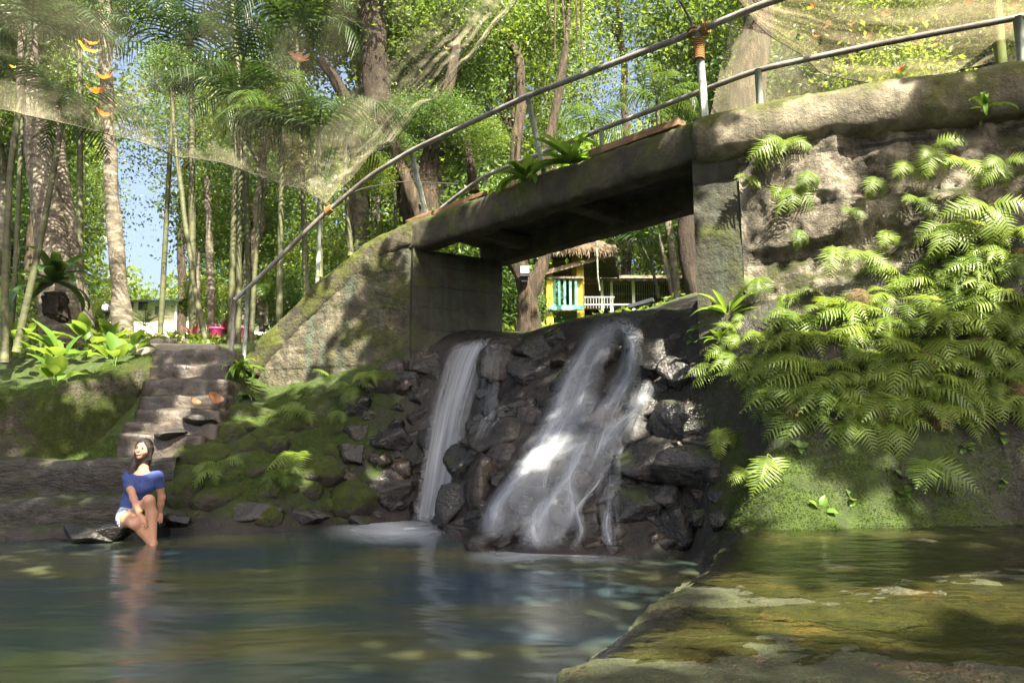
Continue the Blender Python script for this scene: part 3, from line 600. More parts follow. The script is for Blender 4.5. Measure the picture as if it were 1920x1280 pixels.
# ------------------------------------------------------------ steps and ledges on the left
stair = empty('stone_staircase', (-4.6, 9.4, 1.0), 'uneven stone staircase climbing beside the mossy wall', 'staircase')
tops = [(362, 656, 10.25, 1.28), (352, 684, 10.0, 1.24), (347, 712, 9.76, 1.2), (342, 742, 9.52, 1.22), (335, 768, 9.28, 1.2), (322, 792, 9.04, 1.15), (300, 815, 8.80, 1.1)]
for i, (px, py, Y, w) in enumerate(tops):
    c = at(px, py, Y); v, f = rough_box((w + .04 + .10 * math.sin(i * 4.1), .50, .36), 18, .075, .22, 90 + i, 3.0)
    v = v @ rot('Z', .05 * math.sin(i * 2.3)).T; mb = MB(); mb.add(c + [0, .21, -.17] + v, f); mb.build('step', M['steps'], stair)
for i, (px0, px1, py, Y, h, mt, lab) in enumerate([(0, 330, 862, 8.55, .34, 'ledge', 'upper dark stone ledge below the mossy wall'), (0, 250, 938, 8.0, .40, 'ledge', 'middle wet stone ledge behind the seated woman'),
                                                (-30, 215, 990, 7.72, .34, 'ledge', 'lowest wet stone ledge at the pool edge')]):
    a, b = at(px0 - 350, py, Y - .35), at(px1, py + 2, Y + .05); d = (b - a); L = np.linalg.norm(d[:2]); x = unit(np.r_[d[:2], 0]); y = np.array([-x[1], x[0], 0])
    bm = bmesh.new(); nu, nv = int(L / .05), 26
    s = np.linspace(0, L, nu); sec = np.array([(.02, -h - .25), (.0, -h), (-.01, -.12), (.0, -.03), (.05, .0), (.2, .01), (.45, .01), (.8, .0)]); sec = resample(sec, .05)
    P = a + s[:, None, None] * x + sec[None, :, :1] * y; P = P + np.array([0, 0, 1.0]) * sec[None, :, 1:] + np.array([0, 0, 1.0]) * (d[2] * s / L)[:, None, None]
    blk = vnoise(np.stack([s * 1.6, s * 0 + i * 7, s * 0], -1), 5)
    P += (gnormals(P) * -1) * 0 + y * (-.09 * np.round(blk * 3) / 3 * 1)[:, None, None] + np.array([0, 0, 1.0]) * (.03 * np.round(blk * 4) / 4)[:, None, None]
    nn = np.stack([-y[0] * np.ones(P.shape[:2]), -y[1] * np.ones(P.shape[:2]), .7 * np.ones(P.shape[:2])], -1)
    P += nn * (.075 * ridged(P * [1.6, 1.6, 7], 4, 101 + i) + .05 * fbm(P * [3, 3, 9], 4, 107 + i))[..., None]
    bm.free(); mb = MB(); mb.grid(P); tag(mb.build('stone_ledge', M[mt], None, at(110, py, Y)), lab, 'ledge')
# mossy wall that curves round into the stairs
mw = [np.array(p) for p in [(-9.5, 8.75), (-8, 8.85), (-6.8, 8.9), (-6.1, 8.92), (-5.72, 9.02), (-5.50, 9.3), (-5.42, 9.7), (-5.40, 10.2), (-5.42, 10.7)]]
mp = smoothpath(mw, .05, 10); d = unit(np.gradient(mp, axis=0)); nr = np.stack([d[:, 1], -d[:, 0]], -1)
sec = resample(np.array([(.10, -.2), (.06, .0), (.02, .35), (.0, .7), (-.03, .86), (-.12, .93), (-.30, .95), (-.42, .9), (-.46, .5)]), .045); m = len(sec)
zt = np.interp(np.arange(len(mp)), [0, len(mp) * .45, len(mp) * .62, len(mp)], [.88, .88, 1.0, 1.75]); zl = np.interp(np.arange(len(mp)), [0, len(mp) * .6, len(mp)], [.80, .82, 1.5]) 
P = np.zeros((len(mp), m, 3)); P[..., :2] = mp[:, None] + nr[:, None] * sec[None, :, :1]
P[..., 2] = zl[:, None] + sec[None, :, 1] * np.interp(np.arange(len(mp)), [0, len(mp) * .55, len(mp)], [.98, 1.0, .95])[:, None]
N = unit(np.stack([nr[:, None, 0] * np.ones((1, m)), nr[:, None, 1] * np.ones((1, m)), np.linspace(0, 1.2, m)[None] * np.ones((len(mp), 1))], -1))
P += N * (.07 * fbm(P * 2.2, 5, 121) + .05 * ridged(P * 3.5, 3, 123) + .02 * fbm(P * 14, 3, 125))[..., None]
mb = MB(); mb.grid(P); MOSSWALL = P; mossy_wall = tag(mb.build('mossy_wall', M['mosswall'], None, (-6.0, 8.95, .8)), 'low curved wall thick with green moss left of the steps', 'wall')
# ------------------------------------------------------------ rocks
def ico(sub=4):
    bm = bmesh.new(); bmesh.ops.create_icosphere(bm, subdivisions=sub, radius=1); v = np.array([list(x.co) for x in bm.verts]); bm.verts.index_update()
    f = [[x.index for x in p.verts] for p in bm.faces]; bm.free(); return v, f
ICO4 = ico(4); ICO5 = ico(5)
def rock_mesh(seed, angular=.75, ic=None):
    r_ = np.random.default_rng(seed); v, f = ic or ICO5; d = unit(v)
    n = unit(r_.normal(size=(11, 3))); h = r_.uniform(.52, .95, 11); dots = d @ n.T
    rad = np.where(dots > .05, h / np.maximum(dots, .05), 9.0); k = 24.0
    r = -np.log(np.exp(-k * rad).sum(1) + math.exp(-k * 1.15)) / k
    r = angular * r + (1 - angular) * .85
    P = d * r[:, None]; P = P * (1 + .06 * fbm(P * 2.2 + seed, 4, seed) + .035 * ridged(P * 3.5 + seed, 4, seed + 3) + .015 * fbm(P * 14, 3, seed + 5))[:, None]
    return P, f
ROCKMESH = {}
def rock_data(kind, var):
    k = (kind, var)
    if k not in ROCKMESH:
        P, f = rock_mesh(200 + var * 13 + len(kind), .45 if kind == 'mossrock' else .97)
        me = bpy.data.meshes.new('boulder'); me.from_pydata(P.tolist(), [], f); me.polygons.foreach_set('use_smooth', [True] * len(me.polygons)); me.materials.append(M[kind]); ROCKMESH[k] = me
    return ROCKMESH[k]
def put_rock(px, py, w, h, kind, label, group=None, sink=.25, name='boulder', depth=None, P=None, tilt=.35):
    q = hit(px, py) if P is None else np.asarray(P, float); s = q[1] / F / CP
    o = bpy.data.objects.new(name, rock_data(kind, int(RNG.integers(0, 6)))); C.objects.link(o)
    a, b = w * s * .62, h * s * .62; c = depth or min(a, b) * .95
    o.location = q + np.array([0, sink * c * 1.0, -.0]); o.scale = (a, c, b)
    o.rotation_euler = (RNG.uniform(-tilt, tilt), RNG.uniform(-tilt * .4, tilt * .4), RNG.uniform(-.5, .5))
    return tag(o, label, 'rock', group)
R_ = put_rock
for args in [
    (1235, 765, 100, 64, 'wetrock', 'long dark boulder beside the pink stones right of the cascade'),
    (1290, 797, 100, 82, 'wetrock', 'big rounded dark boulder below the low hanging ferns'),
    (1188, 818, 78, 50, 'greyrock', 'flat topped grey boulder at the right edge of the cascade'),
    (1208, 733, 62, 44, 'brownrock', 'brown stone catching sun near the top right of the cascade'),
    (1232, 868, 118, 92, 'wetrock', 'glistening black boulder with a sloping top right of the cascade'),
    (1335, 888, 150, 74, 'wetrock', 'wide blue grey boulder half under the mossy bank'),
    (1196, 955, 95, 92, 'wetrock', 'upright wet boulder low on the right of the cascade'),
    (1258, 932, 66, 54, 'wetrock', 'smaller wet stone wedged between two dark boulders'),
    (1278, 992, 104, 100, 'wetrock', 'square dark boulder standing at the waterline on the right'),
    (1108, 998, 62, 66, 'wetrock', 'round black boulder with water parting round it at the cascade foot'),
    (1070, 976, 58, 60, 'wetrock', 'dark stone touching the round black boulder at the cascade foot'),
    (925, 1014, 78, 46, 'greyrock', 'low rounded stone in the pool at the foot of the cascade'),
    (858, 948, 60, 92, 'wetrock', 'black jagged boulder on the nose between the two waterfalls'),
    (872, 1000, 70, 40, 'greyrock', 'dull stone at the waterline between the two waterfalls'),
    (912, 905, 58, 118, 'brownrock', 'tall purplish boulder left of the cascade foot'),
    (882, 872, 78, 76, 'wetrock', 'dark stone leaning above the nose between the waterfalls'),
    (945, 825, 100, 66, 'greyrock', 'sloping boulder halfway up between the waterfalls'),
    (990, 768, 82, 54, 'wetrock', 'shiny ledge stone halfway up left of the cascade'),
    (1002, 700, 76, 66, 'wetrock', 'dark rock high up left of the cascade'),
    (1012, 660, 78, 56, 'wetrock', 'pointed black rock near the lip left of the cascade'),
    (952, 690, 84, 88, 'brownrock', 'reddish brown block beside the thin trickle'),
    (1248, 665, 116, 66, 'wetrock', 'broad bluish boulder near the lip right of the cascade'),
    (1330, 838, 84, 54, 'greyrock', 'grey stone peeping from under the ferns'),
    (1292, 700, 86, 62, 'wetrock', 'dark boulder below the right pier'),
    (1156, 800, 100, 62, 'brownrock', 'pinkish stone under the thin right strand of the cascade'),
    (1092, 862, 84, 52, 'greyrock', 'smooth grey stone washed by the middle of the cascade'),
    (1115, 890, 40, 34, 'brownrock', 'small rust brown stone poking from the cascade'),
    (1002, 950, 66, 56, 'wetrock', 'stone veiled by water near the cascade foot'),
    (1070, 652, 34, 24, 'brownrock', 'small reddish stone in the top of the cascade'),
    (1150, 672, 54, 40, 'greyrock', 'stone standing between the two strands of the cascade'),
    (1210, 640, 60, 40, 'greyrock', 'pale stone just below the lip right of the cascade'),
    (736, 822, 66, 52, 'wetrock', 'smooth dark boulder left of the tall waterfall'),
    (716, 866, 46, 34, 'greyrock', 'pale grey stone on the dark bank left of the tall waterfall'),
    (662, 948, 84, 76, 'mossrock', 'dome shaped mossy boulder near the pool left of the tall waterfall'),
    (738, 922, 96, 76, 'wetrock', 'rough purplish boulder beside the foot of the tall waterfall'),
    (650, 852, 66, 50, 'wetrock', 'dark boulder in the middle of the mossy bank'),
    (672, 768, 56, 44, 'wetrock', 'dark boulder below the foot of the wing wall'),
    (602, 890, 74, 66, 'mossrock', 'mossy boulder below the fern on the left bank'),
    (345, 932, 62, 76, 'mossrock', 'green mossy boulder right beside the seated woman'),
    (402, 940, 72, 62, 'mossrock', 'mossy boulder second from the seated woman'),
    (380, 862, 94, 60, 'mossrock', 'broad moss cushion rock below the stair foot'),
    (352, 812, 60, 40, 'mossrock', 'mossy rock at the right end of the lowest steps'),
    (475, 938, 24, 26, 'mossrock', 'tiny yellow green moss cushion near the pool'),
    (470, 965, 110, 36, 'greyrock', 'long flat stone at the waterline of the left bank'),
    (560, 968, 90, 30, 'wetrock', 'flat dark stone at the waterline below the mossy bank'),
    (500, 838, 90, 40, 'mossrock', 'flat layered stone in the middle of the left bank'),
    (430, 806, 100, 34, 'mossrock', 'flat mossy stone near the foot of the steps'),
    (545, 800, 74, 46, 'mossrock', 'mossy stone below the wing wall corner'),
    (455, 775, 110, 30, 'mossrock', 'long mossy slab along the foot of the wing wall'),
    (720, 720, 70, 60, 'mossrock', 'mossy hump under the abutment'),
    (770, 720, 70, 60, 'wetrock', 'dark stone under the abutment corner'),
    (800, 690, 56, 44, 'wetrock', 'dark stone beside the lip of the tall waterfall'),
]: R_(*args)
# two wet stones in the sun by the woman, and a few on the steps
R_(150, 1003, 96, 26, 'greyrock', 'sunlit wet stone in the water left of the seated woman', P=at(150, 1003, 7.45), depth=.2)
R_(205, 998, 60, 26, 'wetrock', 'dark wet stone touching the woman seat ledge', P=at(203, 998, 7.5), depth=.18)
R_(325, 965, 70, 22, 'wetrock', 'low flat stone behind the foot of the seated woman', P=at(328, 975, 7.9), depth=.2)
R_(330, 815, 46, 18, 'greyrock', 'chipped stone lying on the lowest stair', P=at(322, 812, 8.75), depth=.16)
R_(385, 790, 50, 16, 'greyrock', 'flat stone at the right end of the second stair', P=at(378, 790, 9.0), depth=.2)
# stones packed between the named ones
def inpoly(x, y, poly):
    c = False; j = len(poly) - 1
    for i in range(len(poly)):
        xi, yi = poly[i]; xj, yj = poly[j]
        if (yi > y) != (yj > y) and x < (xj - xi) * (y - yi) / (yj - yi) + xi: c = not c
        j = i
    return c
def scatter(poly, n, mind, seed):
    r_ = np.random.default_rng(seed); out = []; xs = [p[0] for p in poly]; ys = [p[1] for p in poly]; k = 0
    while len(out) < n and k < n * 60:
        k += 1; x, y = r_.uniform(min(xs), max(xs)), r_.uniform(min(ys), max(ys))
        if inpoly(x, y, poly) and all((x - a) ** 2 + (y - b) ** 2 > mind ** 2 for a, b in out): out.append((x, y))
    return out
for poly, n, md, kinds, lab, grp in [
    ([(940, 640), (1290, 585), (1340, 700), (1380, 960), (1300, 1035), (1050, 1035), (900, 1010), (850, 960), (880, 860)], 100, 26, ['wetrock', 'wetrock', 'wetrock', 'brownrock', 'greyrock'], 'wet stone packed into the rock face under the cascade', 'stones of the cascade rock face'),
    ([(640, 760), (790, 660), (940, 650), (900, 840), (780, 960), (640, 985)], 44, 30, ['wetrock', 'wetrock', 'wetrock', 'brownrock'], 'dark stone packed into the bank behind the tall waterfall', 'stones of the dark bank'),
    ([(340, 850), (600, 760), (660, 830), (640, 980), (340, 980)], 30, 36, ['mossrock'], 'mossy stone set in the left bank', 'mossy stones of the left bank')]:
    for x, y in scatter(poly, n, md, 55):
        w = RNG.uniform(26, 62); R_(x, y, w, w * RNG.uniform(.6, .95), kinds[int(RNG.integers(0, len(kinds)))], lab, grp, sink=.45)

# ------------------------------------------------------------ falling water
bpy.context.view_layer.update(); DEP = bpy.context.evaluated_depsgraph_get()
def solid(px, py):
    d = ray(px, py); o = Vector((0, 0, CAMZ)); dv = Vector([float(a) for a in unit(d)])
    for _ in range(6):
        ok, loc, n, i, ob, m = bpy.context.scene.ray_cast(DEP, o, dv)
        if not ok: break
        if ob.name.split('.')[0] in ('boulder', 'ground'): return loc.y
        o = loc + dv * .01
    return hit(px, py)[1]
def fall(name, L, Rr, mat, lab, off=.05, nu=26, nv=70, free=None, bulge=.05, seed=0):
    """L, Rr: left and right edge as photo points; lies on the rocks unless free gives its depth"""
    L, Rr = smoothpath(np.array(L, float), 6, 3), smoothpath(np.array(Rr, float), 6, 3); t = np.linspace(0, 1, nv)
    l = np.stack([np.interp(t, np.linspace(0, 1, len(L)), L[:, i]) for i in (0, 1)], 1); r = np.stack([np.interp(t, np.linspace(0, 1, len(Rr)), Rr[:, i]) for i in (0, 1)], 1)
    P = np.zeros((nu, nv, 3))
    for i, u in enumerate(np.linspace(0, 1, nu)):
        p = l * (1 - u) + r * u
        for j in range(nv):
            if free is not None: P[i, j] = at(p[j, 0], p[j, 1], free(t[j], u))
            else:
                P[i, j, 1] = solid(p[j, 0], p[j, 1])
    if free is None:
        Yv = P[..., 1]
        for _ in range(3): Yv[1:-1, 1:-1] = np.minimum.reduce([Yv[1:-1, 1:-1], Yv[2:, 1:-1], Yv[:-2, 1:-1], Yv[1:-1, 2:] + .02, Yv[1:-1, :-2] + .02])
        for _ in range(16): Yv[:, 1:-1] = (Yv[:, :-2] + 2 * Yv[:, 1:-1] + Yv[:, 2:]) / 4; Yv[1:-1] = (Yv[:-2] + 2 * Yv[1:-1] + Yv[2:]) / 4
        for i, u in enumerate(np.linspace(0, 1, nu)):
            p = l * (1 - u) + r * u
            for j in range(nv): P[i, j] = at(p[j, 0], p[j, 1], Yv[i, j] - off - bulge * math.sin(PI * u))
    P[..., 1] += .03 * fbm(P * 3, 3, seed)
    mb = MB(); mb.grid(P, uv=True); return mb, P
def falls_part(mb, mat, parent, name): return mb.build(name, M[mat], parent)
wf = empty('waterfall', at(815, 985, 8.75), 'tall narrow curtain waterfall falling straight into the pool', 'waterfall')
for k, (dL, mt) in enumerate([(0, 'fall_sheet')]):
    mb, P = fall('curtain', [(844 + 6 * k, 642), (826, 680), (806, 760), (790, 860), (779, 940), (768, 988)], [(936 - 6 * k, 630), (914, 680), (886, 760), (866, 860), (855, 940), (850, 988)], mt, '', nu=34, nv=80,
                 free=lambda t, u: 9.62 - dL - .95 * (t ** 1.4) * .95 + .06 * math.sin(u * 5 + k), seed=5 + k)
    mb.build('curtain', M[mt], wf)
P = np.array([[atz(600 + (880 - 600) * u, 950 + 62 * v + 10 * math.sin(u * 3), .012 + .05 * max(0, 1 - abs(u - .78) * 4) * math.sin(PI * v)) for v in np.linspace(0, 1, 24)] for u in np.linspace(0, 1, 40)])
mb = MB(); mb.grid(P, uv=True); mb.build('foam', M['foam'], wf)
tr = empty('waterfall', at(915, 740, 9.3), 'thin faint trickle just right of the tall curtain waterfall', 'waterfall')
mb, P = fall('trickle', [(905, 635), (900, 700), (896, 760), (890, 800), (880, 830)], [(945, 630), (938, 700), (934, 755), (946, 775), (908, 822)], 'fall_thin', '', off=.14, nu=16, nv=50); mb.build('veil', M['fall_thin'], tr)
cs = empty('waterfall', at(1000, 1030, 6.75), 'broad cascade spreading over stones in several silky strands', 'waterfall')
STR = [
    ([(1112, 588), (1098, 640), (1050, 700), (1026, 760), (985, 820), (955, 880), (918, 930), (890, 985), (900, 1012)], [(1185, 588), (1172, 620), (1135, 690), (1115, 760), (1085, 820), (1065, 880), (1015, 930), (975, 985), (962, 1016)], .04),
    ([(1140, 590), (1168, 640), (1145, 700), (1108, 760), (1080, 820), (1050, 880), (1020, 930), (985, 985), (955, 1034)], [(1198, 590), (1212, 640), (1204, 700), (1192, 760), (1165, 820), (1150, 880), (1110, 930), (1075, 985), (1045, 1036)], .05),
    ([(1040, 740), (1000, 800), (965, 850), (950, 900), (960, 960), (965, 1022)], [(1160, 740), (1120, 810), (1090, 850), (1075, 900), (1075, 960), (1062, 1034)], .07),
    ([(1165, 770), (1135, 810), (1115, 850), (1120, 900), (1112, 950), (1115, 1020)], [(1215, 765), (1195, 810), (1168, 850), (1168, 900), (1160, 950), (1170, 1026)], .05),
    ([(1120, 600), (1085, 650), (1060, 700), (1030, 780), (1000, 860)], [(1165, 600), (1150, 650), (1135, 700), (1120, 780), (1080, 860)], .08),
    ([(960, 860), (935, 910), (905, 960), (905, 1010)], [(1010, 860), (985, 910), (950, 960), (940, 1010)], .08),
    ([(1190, 700), (1170, 760), (1135, 810), (1100, 860)], [(1235, 720), (1210, 770), (1175, 820), (1140, 870)], .07),
]
for k, (l, r, off) in enumerate(STR):
    mb, P = fall('strand', l, r, 'fall_strand', '', off=off, nu=22, nv=70, seed=20 + k); mb.build('strand', M['fall_strand' if k != 3 else 'fall_thin'], cs)
for k, (path, w) in enumerate([([(1125, 596), (1100, 650), (1072, 700), (1050, 750), (1036, 800)], 34), ([(1150, 594), (1185, 640), (1180, 700), (1150, 750), (1118, 790)], 26), ([(1060, 760), (1030, 800), (1005, 850), (985, 890)], 40),
    ([(1000, 868), (960, 905), (928, 950), (916, 1005)], 34), ([(1118, 790), (1090, 840), (1068, 890), (1040, 930), (1010, 975), (990, 1028)], 34), ([(1100, 810), (1075, 850), (1065, 900), (1075, 950), (1060, 1000)], 26), ([(1140, 870), (1118, 910), (1080, 950), (1092, 1000), (1072, 1035)], 16), ([(1140, 950), (1136, 985), (1146, 1030)], 14), ([(1030, 930), (1000, 960), (1000, 1000), (1015, 1032)], 30), ([(1215, 735), (1185, 775), (1150, 800), (1118, 850)], 26)]):
    mb, P = fall('ribbon', [(x - w * .75, y) for x, y in path], [(x + w * .75, y) for x, y in path], 'fall_ribbon', '', off=.10, nu=14, nv=44, seed=50 + k); mb.build('ribbon', M['fall_ribbon'], cs)
P = np.array([[atz(860 + (1200 - 860) * u, 1020 + 34 * v + 5 * math.sin(u * 9), .013) for v in np.linspace(0, 1, 16)] for u in np.linspace(0, 1, 40)])
mb = MB(); mb.grid(P, uv=True); mb.build('foam', M['foam'], cs)
# ------------------------------------------------------------ fern / palm / leaf builders
def frond(L, pairs, wid, droop, a0, pin=.5, fwd=.35, base=.12, seed=0, prof='fern', pdroop=.25, segs=3, ragged=.12, both=True):
    """one pinnate frond from the origin along +x, rising at a0 and drooping; returns verts, quads"""
    r_ = np.random.default_rng(seed); n = 40; t = np.linspace(0, 1, n); ang = a0 - droop * t ** 1.3
    dx = np.cos(ang) * L / n; dz = np.sin(ang) * L / n; X = np.r_[0, np.cumsum(dx)][:n]; Z = np.r_[0, np.cumsum(dz)][:n]
    side = np.cumsum(r_.normal(0, .02)) * np.ones(1); Yc = .10 * L * r_.normal() * t ** 2
    V, Q = [], []
    # rachis: thin flat strip, two crossed
    w = .010 * L * (1 - .85 * t)
    for k, (oy, oz) in enumerate([(1, 0), (0, 1)]):
        b = len(V) if not V else sum(len(x) for x in V)
        P = np.stack([np.stack([X, Yc - w * oy, Z - w * oz], -1), np.stack([X, Yc + w * oy, Z + w * oz], -1)], 1).reshape(-1, 3); V.append(P)
        for i in range(n - 1): Q.append((b + 2 * i, b + 2 * i + 2, b + 2 * i + 3, b + 2 * i + 1))
    for i in range(pairs):
        u = base + (1 - base) * (i + .5) / pairs
        if prof == 'fern': ln = wid * (math.sin(PI * min(1, (u + .22) / 1.3)) ** .8) * (1.02 - u) ** .55 * 1.25
        else: ln = wid * (math.sin(PI * (.12 + .86 * u)) ** .6)
        x, y, z, a = np.interp(u, t, X), np.interp(u, t, Yc), np.interp(u, t, Z), np.interp(u, t, ang)
        T = np.array([math.cos(a), 0, math.sin(a)]); Nn = np.array([-math.sin(a), 0, math.cos(a)])
        for sgn in (-1, 1):
            l = ln * (1 + r_.normal(0, ragged)); f = fwd + .25 * u + r_.normal(0, .05); dr = pdroop * (1 + r_.normal(0, .3))
            D = unit(np.array([0, sgn, 0]) * math.cos(f) + T * math.sin(f)); ww = pin * L * (1 - base) / pairs * (.55 + .6 * ln / wid)
            b = sum(len(q) for q in V); P = []
            for s in range(segs + 1):
                q = s / segs; c = np.array([x, y, z]) + D * l * q - np.array([0, 0, 1]) * dr * l * q * q + Nn * .02 * l
                hw = ww * (1 - q) ** .7 * (.75 if s == 0 else 1) if s < segs else ww * .08
                P += [c - T * hw * .5, c + T * hw * .5]
            V.append(np.array(P))
            for s in range(segs): Q.append((b + 2 * s, b + 2 * s + 2, b + 2 * s + 3, b + 2 * s + 1))
    return np.concatenate(V), Q
def plant_mesh(name, fronds, mat):
    mb = MB()
    for (V, Q), az, tilt in fronds:
        mb.add(V @ rot('Y', -tilt).T @ rot('Z', az).T, Q)
    me = bpy.data.meshes.new(name); me.from_pydata(mb.verts().tolist(), [], mb.f); me.polygons.foreach_set('use_smooth', [True] * len(me.polygons)); me.materials.append(mat); return me
def blade(L, W, droop, a0, seed=0, n=14, wave=.08, tipw=.25, fold=.25, prof=None, stem=0):
    """strap or broad leaf along +x with a midrib fold"""
    r_ = np.random.default_rng(seed); t = np.linspace(0, 1, n); ang = a0 - droop * t ** 1.4
    X = np.r_[0, np.cumsum(np.cos(ang) * L / n)][:n]; Z = np.r_[0, np.cumsum(np.sin(ang) * L / n)][:n]; ph = r_.uniform(0, 6)
    if prof == 'broad': w = W * np.where(t < stem, .03, np.sin(PI * np.clip((t - stem) / (1 - stem), 0, 1) ** .75) ** .8 + .0)
    else: w = W * np.clip(np.minimum(t * 4 + .25, 1), 0, 1) * (1 - t ** 4) ** .6
    w = np.maximum(w, W * .02); P = []
    for k in (-1, -.5, 0, .5, 1):
        P.append(np.stack([X - np.sin(ang) * fold * w * abs(k), k * w + 0 * X, Z + np.cos(ang) * fold * w * abs(k) + wave * w * np.sin(t * 16 + ph) * abs(k)], -1))
    P = np.array(P); nu, nv = P.shape[:2]
    Q = [(i * nv + j, (i + 1) * nv + j, (i + 1) * nv + j + 1, i * nv + j + 1) for i in range(nu - 1) for j in range(nv - 1)]
    return P.reshape(-1, 3), Q
def place(me, name, p, outdir, scale, label, cat, group=None, roll=0.0, up=None):
    """stand a plant on the bank so that its +z follows the slope and its +x the given direction"""
    o = bpy.data.objects.new(name, me); C.objects.link(o)
    z = unit(np.array([0, 0, 1.0]) if up is None else np.asarray(up, float)); x = np.asarray(outdir, float); x = unit(x - z * np.dot(x, z)); y = np.cross(z, x)
    Mx = Matrix(np.array([x, y, z]).T.tolist()).to_4x4() @ Matrix.Rotation(roll, 4, 'Z')
    o.matrix_world = Matrix.Translation(Vector([float(a) for a in p])) @ Mx @ Matrix.Scale(float(scale), 4)
    return tag(o, label, cat, group)

FERN = []
for s in range(6):
    r_ = np.random.default_rng(900 + s); fr = []
    k = 6 if s < 4 else 4
    for i in range(k):
        az = r_.uniform(-1.35, 1.35) if s < 4 else r_.uniform(-.7, .7); L = r_.uniform(.34, .56)
        fr.append((frond(L, 14, L * r_.uniform(.27, .34), r_.uniform(.9, 2.2), r_.uniform(.1, 1.0), pin=.80, seed=s * 10 + i, pdroop=r_.uniform(.15, .4)), az, 0))
    FERN.append(plant_mesh('fern', fr, M['fern']))
poly = [(1345, 600), (1420, 560), (1520, 535), (1640, 545), (1720, 500), (1760, 400), (1850, 360), (1960, 350), (1980, 760), (1900, 750), (1780, 785), (1600, 790), (1450, 770), (1390, 720), (1340, 690)]
DN = np.array([-.25, -.95, 0])
def zone(x, y):
    if x < 1520 and y < 640: return 'bright fern in the sun patch at the foot of the right pier', 'sunlit ferns by the pier'
    if y > 740: return 'drooping fern at the lower fringe of the fern bank above the moss', 'ferns on the lower fringe'
    if x > 1740 and y < 560: return 'fern climbing the retaining wall at the far right', 'ferns climbing the wall'
    return 'lush green fern crowded on the slope below the retaining wall', 'ferns crowding the slope'
for k, (x, y) in enumerate(scatter(poly, 135, 28, 66)):
    q = hit(x, y); lab, grp = zone(x, y)
    place(FERN[int(RNG.integers(0, 4))], 'fern', q + [0, .05, 0], DN + RNG.normal(0, .35, 3) * [1, .2, 0], RNG.uniform(.6, .95) * (1.15 if y > 560 and x > 1450 else .9), lab, 'fern', grp, up=unit(np.array([-.05, -.55, .8]) + RNG.normal(0, .15, 3)))
def wallp(px, py, Y=None):
    return at(px, py, Y)
for px, py, Y, s, lab, m in [
    (1470, 262, 6.30, .95, 'bright fern hanging from the coping above the right pier', 0), (1478, 350, 6.40, .9, 'ragged fern clinging to the wall below the coping', 1), (1560, 460, 6.05, .8, 'small fern in the middle of the crumbling wall', 4),
    (1610, 470, 6.02, .75, 'arching fern on the wall right of the small wall fern', 5), (1745, 275, 5.78, .8, 'fern tufts under the coping on the right', 2), (1700, 300, 5.82, .6, 'little fern left of the tufts under the coping', 4),
    (1770, 420, 5.75, .9, 'sunlit fern high on the wall at the right', 1), (1850, 385, 5.55, .9, 'tall fern high at the right edge of the wall', 3), (1440, 850, 5.3, .9, 'single long fern hanging over the moss near the cascade', 4), (1730, 860, 5.15, .9, 'single fern frond hanging low over the moss', 5),
    (575, 770, 9.5, 1.0, 'upright fern on the mossy bank below the wing wall', 0), (560, 850, 8.8, 1.0, 'pale spreading fern low on the mossy bank', 1), (525, 880, 8.7, .8, 'fern tuft near the pool on the mossy bank', 4), (410, 870, 8.55, .9, 'fern beside the moss cushions near the woman', 2),
    (660, 725, 9.8, .9, 'fern spray under the foot of the wing wall', 3), (690, 700, 9.9, .8, 'small fern near the abutment foot', 1), (640, 770, 9.5, .6, 'tiny yellowing fern below the wing wall', 4), (620, 705, 10.0, .7, 'fern at the base of the wing wall', 5),
    (1345, 800, 6.2, .7, 'thin fern between the dark boulders and the fern bank', 4), (1400, 880, 5.5, .6, 'short fern above the lit moss', 5)]:
    place(FERN[m], 'fern', at(px, py, Y), DN + RNG.normal(0, .2, 3) * [1, .2, 0] - [0, 0, 1.0 if py < 480 or px > 1300 else 0], s, lab, 'fern', 'single ferns on walls and banks', up=unit(np.array([-.2, -1, .45])) if py < 480 or px > 1300 else unit(np.array([-.05, -.5, .85])))
r_ = np.random.default_rng(41); DRY = plant_mesh('fern', [(frond(.5, 14, .15, r_.uniform(1.6, 2.4), r_.uniform(.0, .6), pin=.7, seed=70 + i, pdroop=.6), r_.uniform(-1, 1), 0) for i in range(3)], M['dry'])
for k, (x, y) in enumerate(scatter(poly, 11, 90, 12)):
    q = hit(x, y); place(DRY, 'fern', q + [0, -.06, .03], DN + r_.normal(0, .3, 3) * [1, .2, 0], r_.uniform(.45, .7), 'withered brown fern fronds hanging among the green ferns', 'fern', 'withered ferns', up=unit(np.array([-.05, -.7, .7])))
for px, py, Y, s, lab, m in [(1520, 320, 6.22, .6, 'wispy fern below the lit coping', 4), (1400, 330, 6.5, .5, 'tiny fern at the edge of the pier top', 5), (1640, 330, 5.98, .6, 'dark fern under the middle of the coping', 4), (1800, 300, 5.68, .75, 'fern hanging below the strap leaves', 5), (1880, 300, 5.52, .7, 'dark fern at the right end under the coping', 2), (1660, 430, 5.95, .55, 'small fern right of the arching wall fern', 4),
    (1420, 520, 6.5, .6, 'fern at the wall foot beside the pier', 1), (1715, 370, 5.85, .6, 'small fern left of the sunlit wall fern', 5), (1500, 430, 6.3, .5, 'thin fern in the sunlit middle of the wall', 4), (1590, 390, 6.08, .45, 'tiny fern in a hollow of the wall', 5)]:
    place(FERN[m], 'fern', at(px, py, Y), DN + RNG.normal(0, .2, 3) * [1, .2, 0] - [0, 0, 1.0], s, lab, 'fern', 'single ferns on walls and banks', up=unit(np.array([-.2, -1, .45])))
